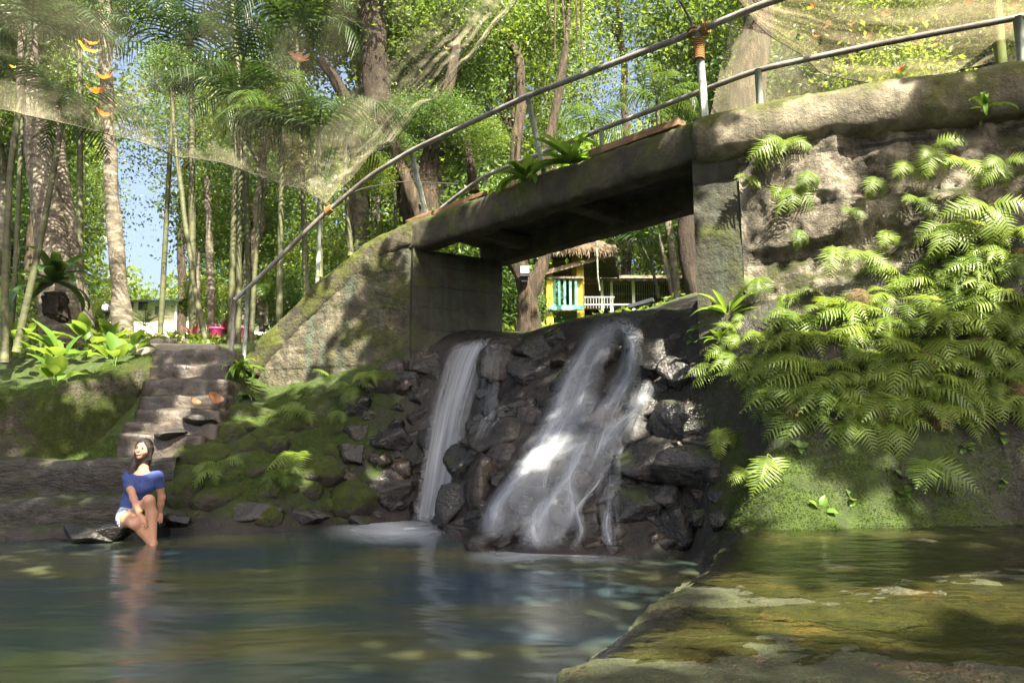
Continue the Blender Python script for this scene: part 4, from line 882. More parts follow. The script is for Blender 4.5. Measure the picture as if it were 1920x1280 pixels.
# nest ferns: rosettes of strap leaves
def nest(seed, n, L, W, mat, spread=PI, a0=(.5, 1.3), droop=(.6, 1.6), name='nest_fern'):
    r_ = np.random.default_rng(seed); fr = []
    for i in range(n):
        l = L * r_.uniform(.6, 1.1); fr.append((blade(l, W * r_.uniform(.8, 1.2), r_.uniform(*droop), r_.uniform(*a0), seed * 20 + i), r_.uniform(-spread, spread), 0))
    return plant_mesh(name, fr, mat)
def bp(f, off=.1, z=ZT): return b3(A0 + (A1 - A0) * f + bperp * off, z)
place(nest(1, 22, .55, .05, M['nest'], a0=(.15, 1.15), droop=(.7, 1.8)), 'nest_fern', bp(.36, .0), (-.3, -1, 0), 1.25, 'large bright nest fern rosette in the middle of the bridge edge', 'fern')
place(nest(2, 20, .42, .036, M['nest'], a0=(.2, 1.0), droop=(.8, 2.4)), 'nest_fern', bp(.51, .0), (-.3, -1, 0), 1.45, 'ragged nest fern with dangling leaves left of the large rosette', 'fern')
place(nest(3, 7, .42, .04, M['nest'], a0=(-.2, 1.3), droop=(.5, 2.6)), 'nest_fern', bp(.26, .02), (-.2, -1, 0), 1.3, 'small nest fern with one leaf hanging right of the large rosette', 'fern')
place(nest(4, 7, .22, .018, M['nest']), 'nest_fern', bp(.66, .02), (-.2, -1, 0), 1.0, 'tiny nest fern seedling on the left part of the bridge edge', 'fern')
place(nest(5, 4, .2, .015, M['nest']), 'nest_fern', bp(.90, -.02, ZT + .03), (-.2, -1, 0), 1.0, 'tiny plant growing on the plank at the left end of the bridge', 'plant')
place(nest(6, 8, .42, .03, M['nest'], a0=(.2, .9), droop=(1.6, 2.8)), 'strap_plant', at(1850, 205, 5.62), (-.3, -1, .2), .8, 'pale strap leaves hanging under the coping at the far right', 'plant')
place(nest(7, 26, .50, .026, M['nest'], a0=(-.2, 1.0), droop=(1.2, 2.9)), 'strap_plant', at(452, 690, 10.1), (-.2, -1, .2), 1.0, 'hanging clump of strap leaves at the end of the parapet beside the steps', 'plant')
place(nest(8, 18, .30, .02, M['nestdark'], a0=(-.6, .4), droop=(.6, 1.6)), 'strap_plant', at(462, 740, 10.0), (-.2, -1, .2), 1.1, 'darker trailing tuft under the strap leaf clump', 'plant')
place(nest(9, 22, 1.05, .085, M['nestdark'], a0=(-.1, 1.3), droop=(.7, 2.2)), 'nest_fern', at(100, 530, 11.0), (0, -1, 0), 1.0, 'big dark nest fern hanging on the left tree trunk', 'fern')
mb = MB(); V, f = rough_box((.34, .3, .42), 14, .12, .9, 5, 7); mb.add(V + at(105, 575, 11.05), f); tag(mb.build('root_ball', M['darkbark'], None, at(105, 575, 11.05)), 'dark root ball under the hanging nest fern', 'root ball')
# broad leaved plants and seedlings
def broadplant(seed, n, L, W, mat=M['broad'], stem=.38, a0=(.7, 1.45), droop=(.5, 1.5)):
    r_ = np.random.default_rng(seed); fr = [(blade(L * r_.uniform(.7, 1.1), W * r_.uniform(.8, 1.1), r_.uniform(*droop), r_.uniform(*a0), seed * 9 + i, 18, .05, prof='broad', stem=stem, fold=.3), r_.uniform(-PI, PI), 0) for i in range(n)]
    return plant_mesh('broadleaf_plant', fr, mat)
BR = [broadplant(s, 9, .8, .13) for s in (31, 32, 33)]; SD = [broadplant(s, 6, .20, .045, stem=.3, a0=(.2, 1.2)) for s in (41, 42)]; LX = [broadplant(s, 14, .55, .05, stem=.15, a0=(.2, 1.3)) for s in (51, 52)]
for px, py, Y, s, m, lab in [
    (118, 690, 9.75, 1.05, BR[0], 'tall big leaved plant glowing in the sun on the left terrace'), (100, 728, 9.35, .8, BR[1], 'pale stemmed leafy plant at the edge of the mossy wall'), (215, 690, 10.0, .85, BR[2], 'big leaved plant beside the top of the mossy wall'),
    (35, 650, 10.6, .7, BR[1], 'dark broad plant at the left edge of the terrace'), (160, 655, 10.8, .8, BR[0], 'broad plant behind the tall big leaved plant'), (205, 650, 11.2, .7, BR[1], 'broad plant near the pale palm trunk'),
    (240, 668, 10.6, .7, BR[2], 'low leafy plant at the head of the mossy wall'), (70, 670, 10.2, .6, BR[2], 'small broad plant left of the glowing leaves'),
    (1365, 590, 6.62, .85, LX[0], 'shrubby seedling with pointed leaves at the foot of the pier'), (1350, 640, 6.7, .5, LX[1], 'fine leaved tuft below the pier seedling')]:
    place(m, 'broadleaf_plant', at(px, py, Y), (0, -1, 0), s, lab, 'plant', roll=RNG.uniform(0, 6))
for k, (px, py, lab) in enumerate([(1700, 905, 'small round leaved seedling on the moss below the ferns'), (1785, 925, 'bright green seedling on the moss'), (1600, 940, 'tiny pale seedling low on the moss'), (1690, 1000 - 70, 'dark seedling next to the bright green one'),
        (1890, 910, 'leafy seedling at the right edge of the moss bank'), (1810, 840, 'bluish rosette on the moss under the ferns'), (1540, 960, 'tiny sprig above the stream'), (1500, 845, 'heart leaved seedling under the fern fringe'), (1880, 820, 'yellow green seedling at the far right under the ferns'),
        (445, 955, 'low creeping leaves at the waterline on the left bank'), (165, 825, 'small leafy sprig at the foot of the mossy wall'), (690, 780, 'bright sprig on the dark bank'), (1300, 640, 'tiny green sprig on the wet rocks below the pier')]):
    q = hit(px, py); place(SD[k % 2], 'seedling', q + [0, .01, 0], (0, -1, 0), RNG.uniform(.4, .7), lab, 'seedling', up=(0, -.5, .8), roll=RNG.uniform(0, 6))
# cycad and coloured shrubs by the house
cy = plant_mesh('cycad', [(frond(.9, 22, .16, 1.0, RNG.uniform(.3, 1.2), pin=.5, prof='palm', seed=i, base=.15), i * 2 * PI / 18 + RNG.uniform(-.1, .1), 0) for i in range(18)], M['palmlight'])
place(cy, 'cycad', at(272, 612, 17), (0, -1, 0), .85, 'small cycad with a rosette of stiff fronds in front of the cream house', 'cycad')
RP = broadplant(61, 22, .5, .04, M['redplant'], .05, (.4, 1.5), (.2, .8))
for px, py, Y, lab in [(360, 640, 14, 'dark red shrub left of the pink planters'), (415, 632, 13.8, 'dark red shrub between the slim palm stems')]:
    place(RP, 'shrub', at(px, py, Y), (0, -1, 0), .9, lab, 'shrub')

# moss fuzz: countless small tufts on the banks
def tufts(P, N, size, seed):
    r_ = np.random.default_rng(seed); n = len(P); a = r_.uniform(0, 2 * PI, n); t1 = unit(np.cross(N, np.array([.3, .5, .8]))); t2 = np.cross(N, t1)
    d = np.cos(a)[:, None] * t1 + np.sin(a)[:, None] * t2; s = size * r_.uniform(.5, 1.3, n)[:, None]; up = unit(N + d * .8 * r_.uniform(.2, 1, n)[:, None]); sd = np.cross(d, N)
    V = np.stack([P - sd * s * .35, P + sd * s * .35, P + up * s], 1).reshape(-1, 3); k = np.arange(n)[:, None] * 3
    return V, np.concatenate([k, k + 1, k + 2], 1)
mi = np.where((mm > .25) & (Z_ > .05) & (Y_ < 11.3) & (Y_ > 4.7) & (np.abs(X_) < 6.5))[0]
sel = RNG.choice(mi, 260000); B = gv[sel] + np.c_[RNG.uniform(-.03, .03, (len(sel), 2)), np.zeros(len(sel))]; B[:, 2] = ground_z(B[:, 0], B[:, 1])
e = .03; Nn = unit(np.stack([-(hbase(B[:, 0] + e, B[:, 1]) - hbase(B[:, 0] - e, B[:, 1])) / (2 * e), -(hbase(B[:, 0], B[:, 1] + e) - hbase(B[:, 0], B[:, 1] - e)) / (2 * e), np.ones(len(B))], -1))
dens = fbm(B * 1.6, 4, 77) + fbm(B * 6, 3, 79) * .6; keep = dens > np.where(B[:, 0] < 0, .04, -.15); mb = MB(); mb.addq(*tufts(B[keep], Nn[keep], .013, 3))
Pm = MOSSWALL.reshape(-1, 3); Nm = np.tile(np.array([[0, -.6, .7]]), (110000, 1)); sel = RNG.choice(len(Pm), 110000); Pw = Pm[sel] + RNG.normal(0, .016, (110000, 3)) * [1, .2, 1]; keep = (fbm(Pw * 1.9, 4, 88) + .5 * fbm(Pw * 7, 3, 89)) > -.05
mb.addq(*tufts(Pw[keep], Nm[:keep.sum()], .013, 4))
tag(mb.build('moss', M['mossblade'], smooth=False), 'velvety green moss covering the banks and low wall', 'moss', kind='stuff')
# dead leaves
def leafmesh(name, mat, seed, lobes=5, curl=.5):
    r_ = np.random.default_rng(seed); n = 26; a = np.linspace(-PI, PI, n, endpoint=False); r = .5 + .38 * np.abs(np.cos(a * lobes / 2)) ** .8 + r_.normal(0, .03, n); ring = np.stack([r * np.cos(a) * 1.0, r * np.sin(a) * .75, 0 * a], -1)
    rings = [ring * f for f in (1, .66, .33)]; V = np.concatenate(rings + [np.zeros((1, 3))]); V[:, 2] = curl * V[:, 0] ** 2 - .35 * curl * V[:, 1] + .9 * curl * V[:, 1] ** 2 + .05 * np.sin(V[:, 0] * 9)
    f = [(k * n + i, k * n + (i + 1) % n, (k + 1) * n + (i + 1) % n, (k + 1) * n + i) for k in (0, 1) for i in range(n)] + [(2 * n + i, 2 * n + (i + 1) % n, 3 * n) for i in range(n)]
    me = bpy.data.meshes.new(name); me.from_pydata(V.tolist(), [], f); me.polygons.foreach_set('use_smooth', [True] * len(f)); me.materials.append(mat); return me
LM = {k: leafmesh('dried_leaf', M[k], i, 7, .9) for i, k in enumerate(['orangeleaf', 'yellowleaf', 'brownleaf'])}
LM2 = leafmesh('dried_leaf', M['brownleaf'], 9, 0, .7)
def dleaf(px, py, Y, size, m, lab, rx=1.1, rz=0., grp=None):
    o = bpy.data.objects.new('dried_leaf', m); C.objects.link(o); o.location = at(px, py, Y); s = size * Y / F / 2 * 1.15; o.scale = (s, s, s)
    o.rotation_euler = (rx, RNG.uniform(-.4, .4), rz); return tag(o, lab, 'leaf', grp)
# ------------------------------------------------------------ trees
def crown_mesh(name, seed, n, r, leaf, clumps, mat, aspect=.55, hollow=.35):
    r_ = np.random.default_rng(seed); c = unit(r_.normal(size=(clumps, 3))) * (r_.uniform(hollow, 1, clumps) ** .6)[:, None] * np.asarray(r)
    k = r_.integers(0, clumps, n); sp = np.mean(r) * r_.uniform(.16, .34, clumps)[k][:, None]
    P = c[k] + r_.normal(size=(n, 3)) * sp * [1, 1, .62]
    N = unit(r_.normal(size=(n, 3)) + [0, 0, .9]); a = unit(np.cross(N, r_.normal(size=(n, 3)))); a = unit(a - [0, 0, .35]); b = unit(np.cross(N, a)); s = (leaf * r_.uniform(.6, 1.3, n))[:, None]
    V = np.stack([P, P + a * s * .5 + b * s * aspect * .5 + N * s * .08, P + a * s, P + a * s * .5 - b * s * aspect * .5 + N * s * .08], 1).reshape(-1, 3)
    i = np.arange(n)[:, None] * 4; Q = np.concatenate([np.concatenate([i, i + 1, i + 2], 1), np.concatenate([i, i + 2, i + 3], 1)])
    me = bpy.data.meshes.new(name); me.from_pydata(V.tolist(), [], Q.tolist()); me.materials.append(mat); return me
CROWN = [crown_mesh('crown', 300 + i, 6500, (1, 1, .85), .085, 46, M[m]) for i, m in enumerate(['leaf', 'leaf2', 'leaf3', 'leaf2', 'leaf', 'leaf'])]
BIGCROWN = [crown_mesh('crown', 320 + i, 15000, (1, 1, .8), .045, 70, M[m]) for i, m in enumerate(['leaf', 'leaf3', 'leaf2'])]
def trunk_unit(seed, wob=.06, r=.03):
    r_ = np.random.default_rng(seed); z = np.linspace(0, 1, 12); x = np.cumsum(r_.normal(0, wob / 4, 12)); y = np.cumsum(r_.normal(0, wob / 4, 12)); x -= x[0]; y -= y[0]
    mb = MB(); mb.tube(np.stack([x, y, z], -1), r * (1.25 - .7 * z), 8)
    for k in range(4):
        zz = r_.uniform(.55, .9); a = r_.uniform(0, 6.3); p = np.array([np.interp(zz, z, x), np.interp(zz, z, y), zz]); d = np.array([math.cos(a) * .16, math.sin(a) * .16, .12])
        mb.tube(np.array([p, p + d * .6 + [0, 0, .02], p + d]), [r * .45, r * .3, r * .15], 6)
    return mb
TR = []
for i, m in enumerate(['bark', 'palebark', 'darkbark']):
    mb = trunk_unit(400 + i); me = bpy.data.meshes.new('trunk'); me.from_pydata(mb.verts().tolist(), [], mb.f); me.polygons.foreach_set('use_smooth', [True] * len(me.polygons)); me.materials.append(M[m]); TR.append(me)
def add(name, me, parent, loc=(0, 0, 0), sc=(1, 1, 1), rz=0):
    o = bpy.data.objects.new(name, me); C.objects.link(o); o.parent = parent; o.location = loc; o.scale = sc; o.rotation_euler = (0, 0, rz); return o
def upper_ground(x, y): return float(ground_z(np.array([x]), np.array([y]))[0])
def wood_tree(px, py, Y, r, crown, tr, lab, grp, rz=None):
    c = at(px, py, Y); g = upper_ground(c[0], Y); t = empty('broadleaf_tree', (c[0], Y, g - .1), lab, 'tree', grp); H = max(.8, c[2] - g)
    k = max(.4, min(1.2, 6.0 / H)); add('trunk', tr, t, sc=(H * k, H * k, H * 1.05), rz=RNG.uniform(0, 6)); add('crown', crown, t, (0, 0, H), (r, r, r), RNG.uniform(0, 6.3) if rz is None else rz); return t
r_ = np.random.default_rng(77)
SUNNY = [at(*p) for p in [(300, 600, 29.5), (250, 600, 29.5), (350, 600, 29.5), (450, 600, 26.5), (40, 590, 23.5), (215, 430, 14), (212, 520, 14), (225, 600, 14), (1060, 550, 18), (1160, 550, 25), (1230, 550, 25), (300, 640, 16), (330, 640, 21), (270, 640, 24), (1110, 500, 17.5)]]
def skygap(px, py, rpx):
    for gx_, gy_, gr in [(265, 85, 75), (240, 335, 20), (275, 460, 36), (310, 600, 70), (640, 190, 22), (560, 70, 40), (1215, 190, 30), (1880, 170, 50), (690, 410, 40)]:
        if math.hypot(px - gx_, py - gy_) < gr + rpx * .62: return True
    return False
for Y, step, rr, ys, crowns, lab, grp, dens in [
    (17.5, 205, (1.5, 2.1), (30, 230, 430), CROWN, 'leafy tree in the front row of the wood behind the bridge', 'front row trees', .78),
    (23, 165, (2.0, 2.9), (-20, 120, 280, 430, 540), CROWN, 'leafy tree in the second row of the wood behind the bridge', 'second row trees', .92),
    (31, 165, (3.0, 4.2), (-40, 110, 270, 420, 540), BIGCROWN, 'tall tree deep in the sunlit wood behind the bridge', 'deep wood trees', 1.0)]:
    for py in ys:
        for px in np.arange(-160, 2120, step):
            if r_.random() > dens: continue
            x, y, rad = px + r_.uniform(-60, 60), py + r_.uniform(-50, 50), r_.uniform(*rr)
            rp = rad / Y * F
            if skygap(x, y, rp): continue
            if Y < 20 and (920 < x < 1310 and y > 360): continue
            cc = at(x, y, Y); dd_ = [cc - T for T in SUNNY]
            if any((q @ SUN) > 0 and np.linalg.norm(q - (q @ SUN) * SUN) < rad * .9 + .2 for q in dd_): continue
            if x < 600 and y + rp > 545 and Y < 29: continue
            if 880 < x < 1340 and y + rp > 470: continue
            if 985 < x < 1315 and Y < 29: x = x + (340 if x > 1150 else -330)
            wood_tree(x, y, Y + r_.uniform(-2, 2), rad, crowns[int(r_.integers(0, len(crowns)))], TR[int(r_.integers(0, 3))], lab, grp)
# low bushes along the far edge of the bank
for px, py, Y, r, lab in [(60, 610, 15, .8, 'round bush at the foot of the left trees'), (395, 560, 19, .8, 'green bush in front of the white house wall'), (600, 560, 14.5, .9, 'bush behind the wing wall parapet'), (690, 520, 15, 1.0, 'tall bush behind the upper parapet'),
                          (520, 560, 16, .9, 'bush beside the pale fence'), (780, 480, 16, 1.2, 'bush showing above the bridge end'), (965, 560, 17, .8, 'bush behind the forked tree under the bridge'), (1180, 440, 31, 1.8, 'light green bush above the long shed'), (1260, 440, 32, 2.0, 'sunlit bush behind the shed roof'),
                          (1400, 420, 14, 1.4, 'bush hidden behind the right pier'), (180, 620, 18, .5, 'low bush left of the pale palm trunk')]:
    wood_tree(px, py, Y, r, CROWN[int(RNG.integers(0, 6))], TR[0], lab, None)['category'] = 'bush'
# groundcover under the trees
n = 26000; px_ = RNG.uniform(-12, 8, n); py_ = 11.2 + RNG.exponential(4, n); ok = (py_ < 34) & ~((np.abs(px_ + 4.6) < .7) & (py_ < 14)) & ~((px_ > -1.6) & (py_ < 12.5)); px_, py_ = px_[ok], py_[ok]
P = np.stack([px_, py_, ground_z(px_, py_) + RNG.uniform(0, .10, len(px_))], -1); n = len(P); N = unit(RNG.normal(size=(n, 3)) + [0, 0, 1.0]); a = unit(np.cross(N, RNG.normal(size=(n, 3)))); b = np.cross(N, a); s = (.11 * RNG.uniform(.5, 1.5, n))[:, None]
V = np.stack([P, P + a * s * .5 + b * s * .26, P + a * s, P + a * s * .5 - b * s * .26], 1).reshape(-1, 3); i = np.arange(n)[:, None] * 4
mb = MB(); mb.addq(V, np.concatenate([i, i + 1, i + 2, i + 3], 1)); tag(mb.build('undergrowth', M['leaf3'], smooth=False), 'low leafy undergrowth on the upper bank', 'undergrowth', kind='stuff')
# the solid far wood
n = 260000; X = RNG.uniform(-52, 52, n); Z = RNG.uniform(4, 24, n) ; Yf = RNG.uniform(44, 52, n); k = fbm(np.stack([X * .16, Z * .2, X * 0], -1), 4, 5); px_ = 960 + X / Yf * F; ok = (k > -.55 + np.clip((Z - 15) / 14, 0, 1) * .45) & ~((px_ > 170) & (px_ < 340) & (Z > 13)) & ~(((px_ - 275) / 50) ** 2 + ((Z - 15) / 3.5) ** 2 < 1)
P = np.stack([X, Yf, Z], -1)[ok]; n = len(P); N = unit(RNG.normal(size=(n, 3)) + [0, -.4, .6]); a = unit(np.cross(N, RNG.normal(size=(n, 3)))); b = np.cross(N, a); s = (.42 * RNG.uniform(.5, 1.4, n))[:, None]
V = np.stack([P, P + a * s * .5 + b * s * .26, P + a * s, P + a * s * .5 - b * s * .26], 1).reshape(-1, 3); i = np.arange(n)[:, None] * 4
mb = MB(); mb.addq(V, np.concatenate([i, i + 1, i + 2, i + 3], 1)); tag(mb.build('distant_forest', M['leaf3'], smooth=False), 'bright distant forest closing the view', 'forest', kind='stuff')

# named trees: trunks traced in depth
def named_tree(name, lab, trunks, mat, crowns, cat='tree'):
    base = at(*trunks[0][0][0]); t = empty(name, base, lab, cat)
    for path, rad in trunks:
        P = smoothpath([at(*p) for p in path], .09, 6); rr = np.interp(np.linspace(0, 1, len(P)), np.linspace(0, 1, len(rad)), rad)
        rr = rr * (1 + .10 * fbm(P * 1.8, 3, 3)); mb = MB(); mb.tube(P, rr, 24); W_ = mb.v[0]; mb.v[0] = W_ + np.stack([fbm(W_ * [5, 5, 1.6] + k_, 4, 11) for k_ in (0, 31, 57)], -1) * min(.09, .32 * float(np.mean(rr))); mb.build('trunk' if path is trunks[0][0] else 'limb', M[mat], t)
    for px, py, Y, r, k in crowns:
        c = at(px, py, Y); add('crown', CROWN[k], t, tuple(c - base), (r, r, r), RNG.uniform(0, 6))
    return t
named_tree('leaning_tree', 'stout mottled tree trunk leaning at the left edge', [([(125, 680, 12), (105, 520, 12), (85, 360, 12), (62, 240, 12), (50, 60, 12), (40, -150, 12)], [.36, .27, .23, .19, .16, .12]), ([(160, 660, 12.3), (135, 480, 12.4), (118, 350, 12.5), (110, 200, 12.6)], [.2, .15, .12, .08])], 'palebark', [(20, -100, 12, 1.6, 3), (-40, 60, 12.5, 1.1, 3)])
named_tree('pale_palm_tree', 'pale straight palm trunk catching full sun', [([(232, 660, 14), (226, 560, 14), (214, 430, 14), (207, 330, 14), (203, 240, 14), (196, 80, 14), (192, -120, 14)], [.22, .16, .14, .135, .13, .12, .11])], 'palebark', [])
named_tree('dark_tree', 'massive dark trunk with forking limbs above the middle of the net', [([(790, 420, 14.5), (765, 330, 14.4), (735, 270, 14.3), (708, 190, 14.2), (700, 60, 14), (690, -120, 14)], [.36, .32, .29, .28, .27, .25]), ([(690, 240, 14.2), (650, 190, 14), (622, 140, 13.9), (600, 110, 13.8)], [.2, .15, .13, .10]),
    ([(702, 60, 14), (660, 40, 13.9), (610, 0, 13.7), (560, -60, 13.6)], [.16, .1, .09, .07]), ([(712, 150, 14.2), (770, 90, 14.4), (800, 10, 14.5)], [.14, .09, .06])], 'darkbark', [(660, -60, 14, 1.6, 0), (560, 60, 15.5, 1.2, 2), (800, 40, 15, 1.3, 3)])
named_tree('multi_stem_tree', 'brown multi stemmed tree rising just behind the bridge end', [([(805, 420, 13.4), (800, 340, 13.4), (812, 260, 13.5), (840, 170, 13.6), (860, 60, 13.7)], [.25, .18, .14, .11, .09]), ([(790, 410, 13.3), (762, 340, 13.2), (742, 280, 13.2), (715, 220, 13.2)], [.19, .13, .11, .09]), ([(890, 360, 13.8), (880, 290, 13.8), (868, 230, 13.9), (850, 190, 14)], [.12, .09, .08, .07])], 'bark', [(860, 60, 14.5, 1.3, 4), (760, 130, 14.8, .9, 0), (850, 225, 12.9, .55, 1), (770, 210, 12.9, .5, 3), (905, 260, 13, .45, 0), (700, 330, 13.0, .5, 2)])
named_tree('crooked_tree', 'slim crooked brown tree right of the bright net fold', [([(968, 420, 15), (966, 280, 15), (978, 190, 15), (975, 110, 15), (960, 84, 15), (940, 66, 15), (920, 0, 15)], [.17, .14, .12, .12, .11, .1, .07]), ([(1005, 360, 15.5), (1030, 260, 15.5), (1045, 190, 15.5), (1062, 80, 15.5), (1070, -50, 15.5)], [.15, .13, .1, .08, .06])], 'bark', [(1000, 30, 16, 1.2, 4)])
named_tree('buttress_tree', 'broad pale trunk standing behind the hanging net at the right', [([(1395, 330, 12), (1392, 230, 12), (1405, 140, 12), (1425, 40, 12), (1440, -120, 12)], [.42, .34, .28, .26, .24]), ([(1370, 330, 12.2), (1372, 220, 12.2), (1385, 120, 12.3)], [.16, .12, .08])], 'bark', [(1480, -80, 12.5, 1.5, 0)])
named_tree('forked_tree', 'stout brown forked tree under the bridge with a floodlight on it', [([(992, 640, 12.6), (992, 590, 12.6), (988, 540, 12.6), (978, 510, 12.6), (958, 485, 12.55), (940, 455, 12.5), (930, 400, 12.5)], [.26, .20, .19, .17, .15, .13, .10]), ([(992, 560, 12.6), (1012, 515, 12.6), (1026, 470, 12.6), (1045, 420, 12.6), (1060, 360, 12.6)], [.17, .12, .11, .10, .08]), ([(972, 510, 12.65), (984, 470, 12.7), (984, 420, 12.7)], [.12, .09, .07])], 'bark', [])
named_tree('slim_pale_tree', 'slim pale stems under the bridge beside the right pier', [([(1272, 600, 14), (1268, 540, 14), (1262, 480, 14), (1250, 400, 14), (1240, 330, 14)], [.09, .08, .075, .07, .06]), ([(1272, 600, 14), (1250, 500, 14.1), (1235, 430, 14.2)], [.06, .05, .04])], 'palebark', [(1262, 420, 14.3, .45, 1)])
named_tree('thick_dark_tree', 'thick dark trunk half hidden behind the right pier', [([(1310, 620, 12.5), (1306, 560, 12.5), (1292, 500, 12.6), (1285, 440, 12.6), (1290, 370, 12.6)], [.2, .17, .16, .16, .15])], 'darkbark', [])
for lab, path, r, Y in [('thin leaning pole tree left of the slim palms', [(388, 650), (365, 540), (345, 400), (332, 290), (318, 150)], .05, 12.2), ('pale slender trunk behind the thin leaning pole', [(397, 640), (395, 540), (392, 450), (388, 330)], .10, 16), ('short pale trunk left of the slender trunk', [(372, 640), (371, 560), (372, 470)], .07, 16.5),
                       ('thin dark sapling above the parapet', [(658, 480), (654, 420), (648, 340), (650, 250)], .06, 13), ('faint slim sapling near the bridge end', [(742, 430), (741, 380), (738, 300)], .04, 14), ('pale stump like trunk by the fence', [(492, 620), (487, 575), (484, 550)], .07, 14.5)]:
    named_tree('sapling', lab, [([(a, b, Y) for a, b in path], [r, r * .85, r * .7])], 'palebark' if 'pale' in lab else 'stem', [(path[-1][0], path[-1][1] - 20, Y, .5, 1)] if 'pale' not in lab else [])
mb = MB(); b0 = at(1880, 150, 6.9); b1 = at(1862, -60, 6.85); mb.tube(smoothpath([b0, (b0 + b1) / 2, b1], .05, 2), .055, 12); tag(mb.build('bamboo_pole', M['bamboo'], None, b0), 'mossy green bamboo pole standing behind the coping at the right', 'pole')

# palms: slim stems in a clump with long drooping fronds
PF = [frond(2.0, 19, .58, 1.7, .9, pin=.62, prof='palm', seed=s, base=.10, pdroop=.55, fwd=.45) for s in range(3)] + [frond(1.9, 18, .52, 2.3, .8, pin=.6, prof='palm', seed=9, base=.1, pdroop=.8, fwd=.5)]
def frond_me(i, mat):
    V, Q = PF[i]; me = bpy.data.meshes.new('frond'); me.from_pydata(np.asarray(V).tolist(), [], Q); me.materials.append(M[mat]); return me
FME = {(i, m): frond_me(i, m) for i in range(4) for m in ('palm', 'palmlight', 'dry')}
def palm(lab, path, Y, r, nf, s, mat='palm', dry=0, grp=None, seed=0):
    rr = np.random.default_rng(seed); P = smoothpath([at(a, b, Y) for a, b in path], .25, 3); t = empty('palm_tree', P[0], lab, 'palm', grp)
    mb = MB(); k = np.arange(len(P)); mb.tube(P, r * np.interp(k, [0, len(P) - 1], [1.15, .75]), 10); mb.build('trunk', M['stem'], t)
    top = P[-1] - P[0]
    for i in range(nf + dry):
        isdry = i >= nf; o = add('frond', FME[(3 if isdry else int(rr.integers(0, 4)), 'dry' if isdry else mat)], t, tuple(top + [0, 0, -.05 * i / nf]), (s,) * 3)
        o.rotation_euler = (0, -rr.uniform(-.35, .45) if not isdry else 1.0, 2 * PI * i / nf * 1.0 + rr.uniform(-.3, .3))
    return t
palm('slim palm in the clump by the handrail foot', [(432, 660), (436, 500), (440, 330), (444, 190)], 12.4, .055, 9, .82, 'palm', 1, seed=1)
palm('second slim palm stem touching the first', [(446, 660), (448, 500), (450, 360), (455, 120)], 12.6, .05, 8, .85, 'palm', seed=2)
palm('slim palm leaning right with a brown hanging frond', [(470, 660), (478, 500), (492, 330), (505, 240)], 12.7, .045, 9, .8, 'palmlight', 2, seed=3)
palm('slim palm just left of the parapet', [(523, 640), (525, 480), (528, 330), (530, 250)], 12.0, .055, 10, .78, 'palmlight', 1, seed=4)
palm('tall palm behind the sky gap', [(362, 640), (360, 400), (360, 200), (356, 60)], 15.5, .08, 11, 1.1, 'palm', seed=5)
palm('palm with dark fronds filling the top left corner', [(8, 680), (10, 500), (20, 300), (60, 60)], 10.2, .05, 11, .85, 'palm', seed=6)
palm('slender palm stem leaning across the left trunk', [(30, 660), (70, 480), (105, 300), (118, 220)], 10.4, .05, 10, .72, 'palm', seed=7)
palm('thin stem palm second from the left edge', [(16, 680), (30, 500), (40, 250), (50, 10)], 10.8, .04, 9, .85, 'palm', seed=8)
palm('drooping palm in front of the dark trunk', [(600, 520), (600, 380), (598, 250)], 11.6, .045, 11, .95, 'palm', 0, seed=21)
palm('drooping dark palm high between the net edge and the tall palm', [(575, 560), (566, 300), (556, 70)], 12.8, .05, 11, 1.0, 'palm', seed=22)
palm('drooping palm hanging over the sky gap', [(300, 640), (318, 300), (330, 120)], 13.6, .05, 10, .95, 'palm', seed=23)
palm('palm high above the sky gap', [(470, 640), (460, 300), (440, 60), (430, -60)], 14.2, .06, 11, 1.0, 'palm', seed=9)
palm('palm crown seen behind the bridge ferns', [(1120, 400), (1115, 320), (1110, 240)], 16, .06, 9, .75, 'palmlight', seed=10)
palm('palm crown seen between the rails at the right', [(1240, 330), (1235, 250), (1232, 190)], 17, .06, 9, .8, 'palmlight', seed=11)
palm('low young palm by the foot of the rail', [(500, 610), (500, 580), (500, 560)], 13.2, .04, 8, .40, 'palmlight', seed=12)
palm('fine leaved palm under the bridge near the pier', [(1235, 560), (1225, 500), (1200, 455)], 15, .035, 9, .42, 'palm', seed=13)
palm('palm at the upper left behind the net', [(150, 640), (150, 300), (150, 40)], 14.6, .07, 10, .9, 'palm', seed=14)
# hanging aerial roots
mb = MB()
for x, y0, y1 in [(1045, -20, 110), (1060, -20, 130), (1078, -20, 90), (1030, -10, 60), (1090, -20, 115)]:
    P = smoothpath([at(x + RNG.uniform(-6, 6), y0 + (y1 - y0) * f, 13) for f in (0, .35, .7, 1)], .1, 2); mb.tube(P, np.linspace(.03, .012, len(P)), 6)
tag(mb.build('aerial_roots', M['bark'], None, at(1060, 0, 13)), 'bundle of tan aerial roots hanging from above near the top', 'roots')

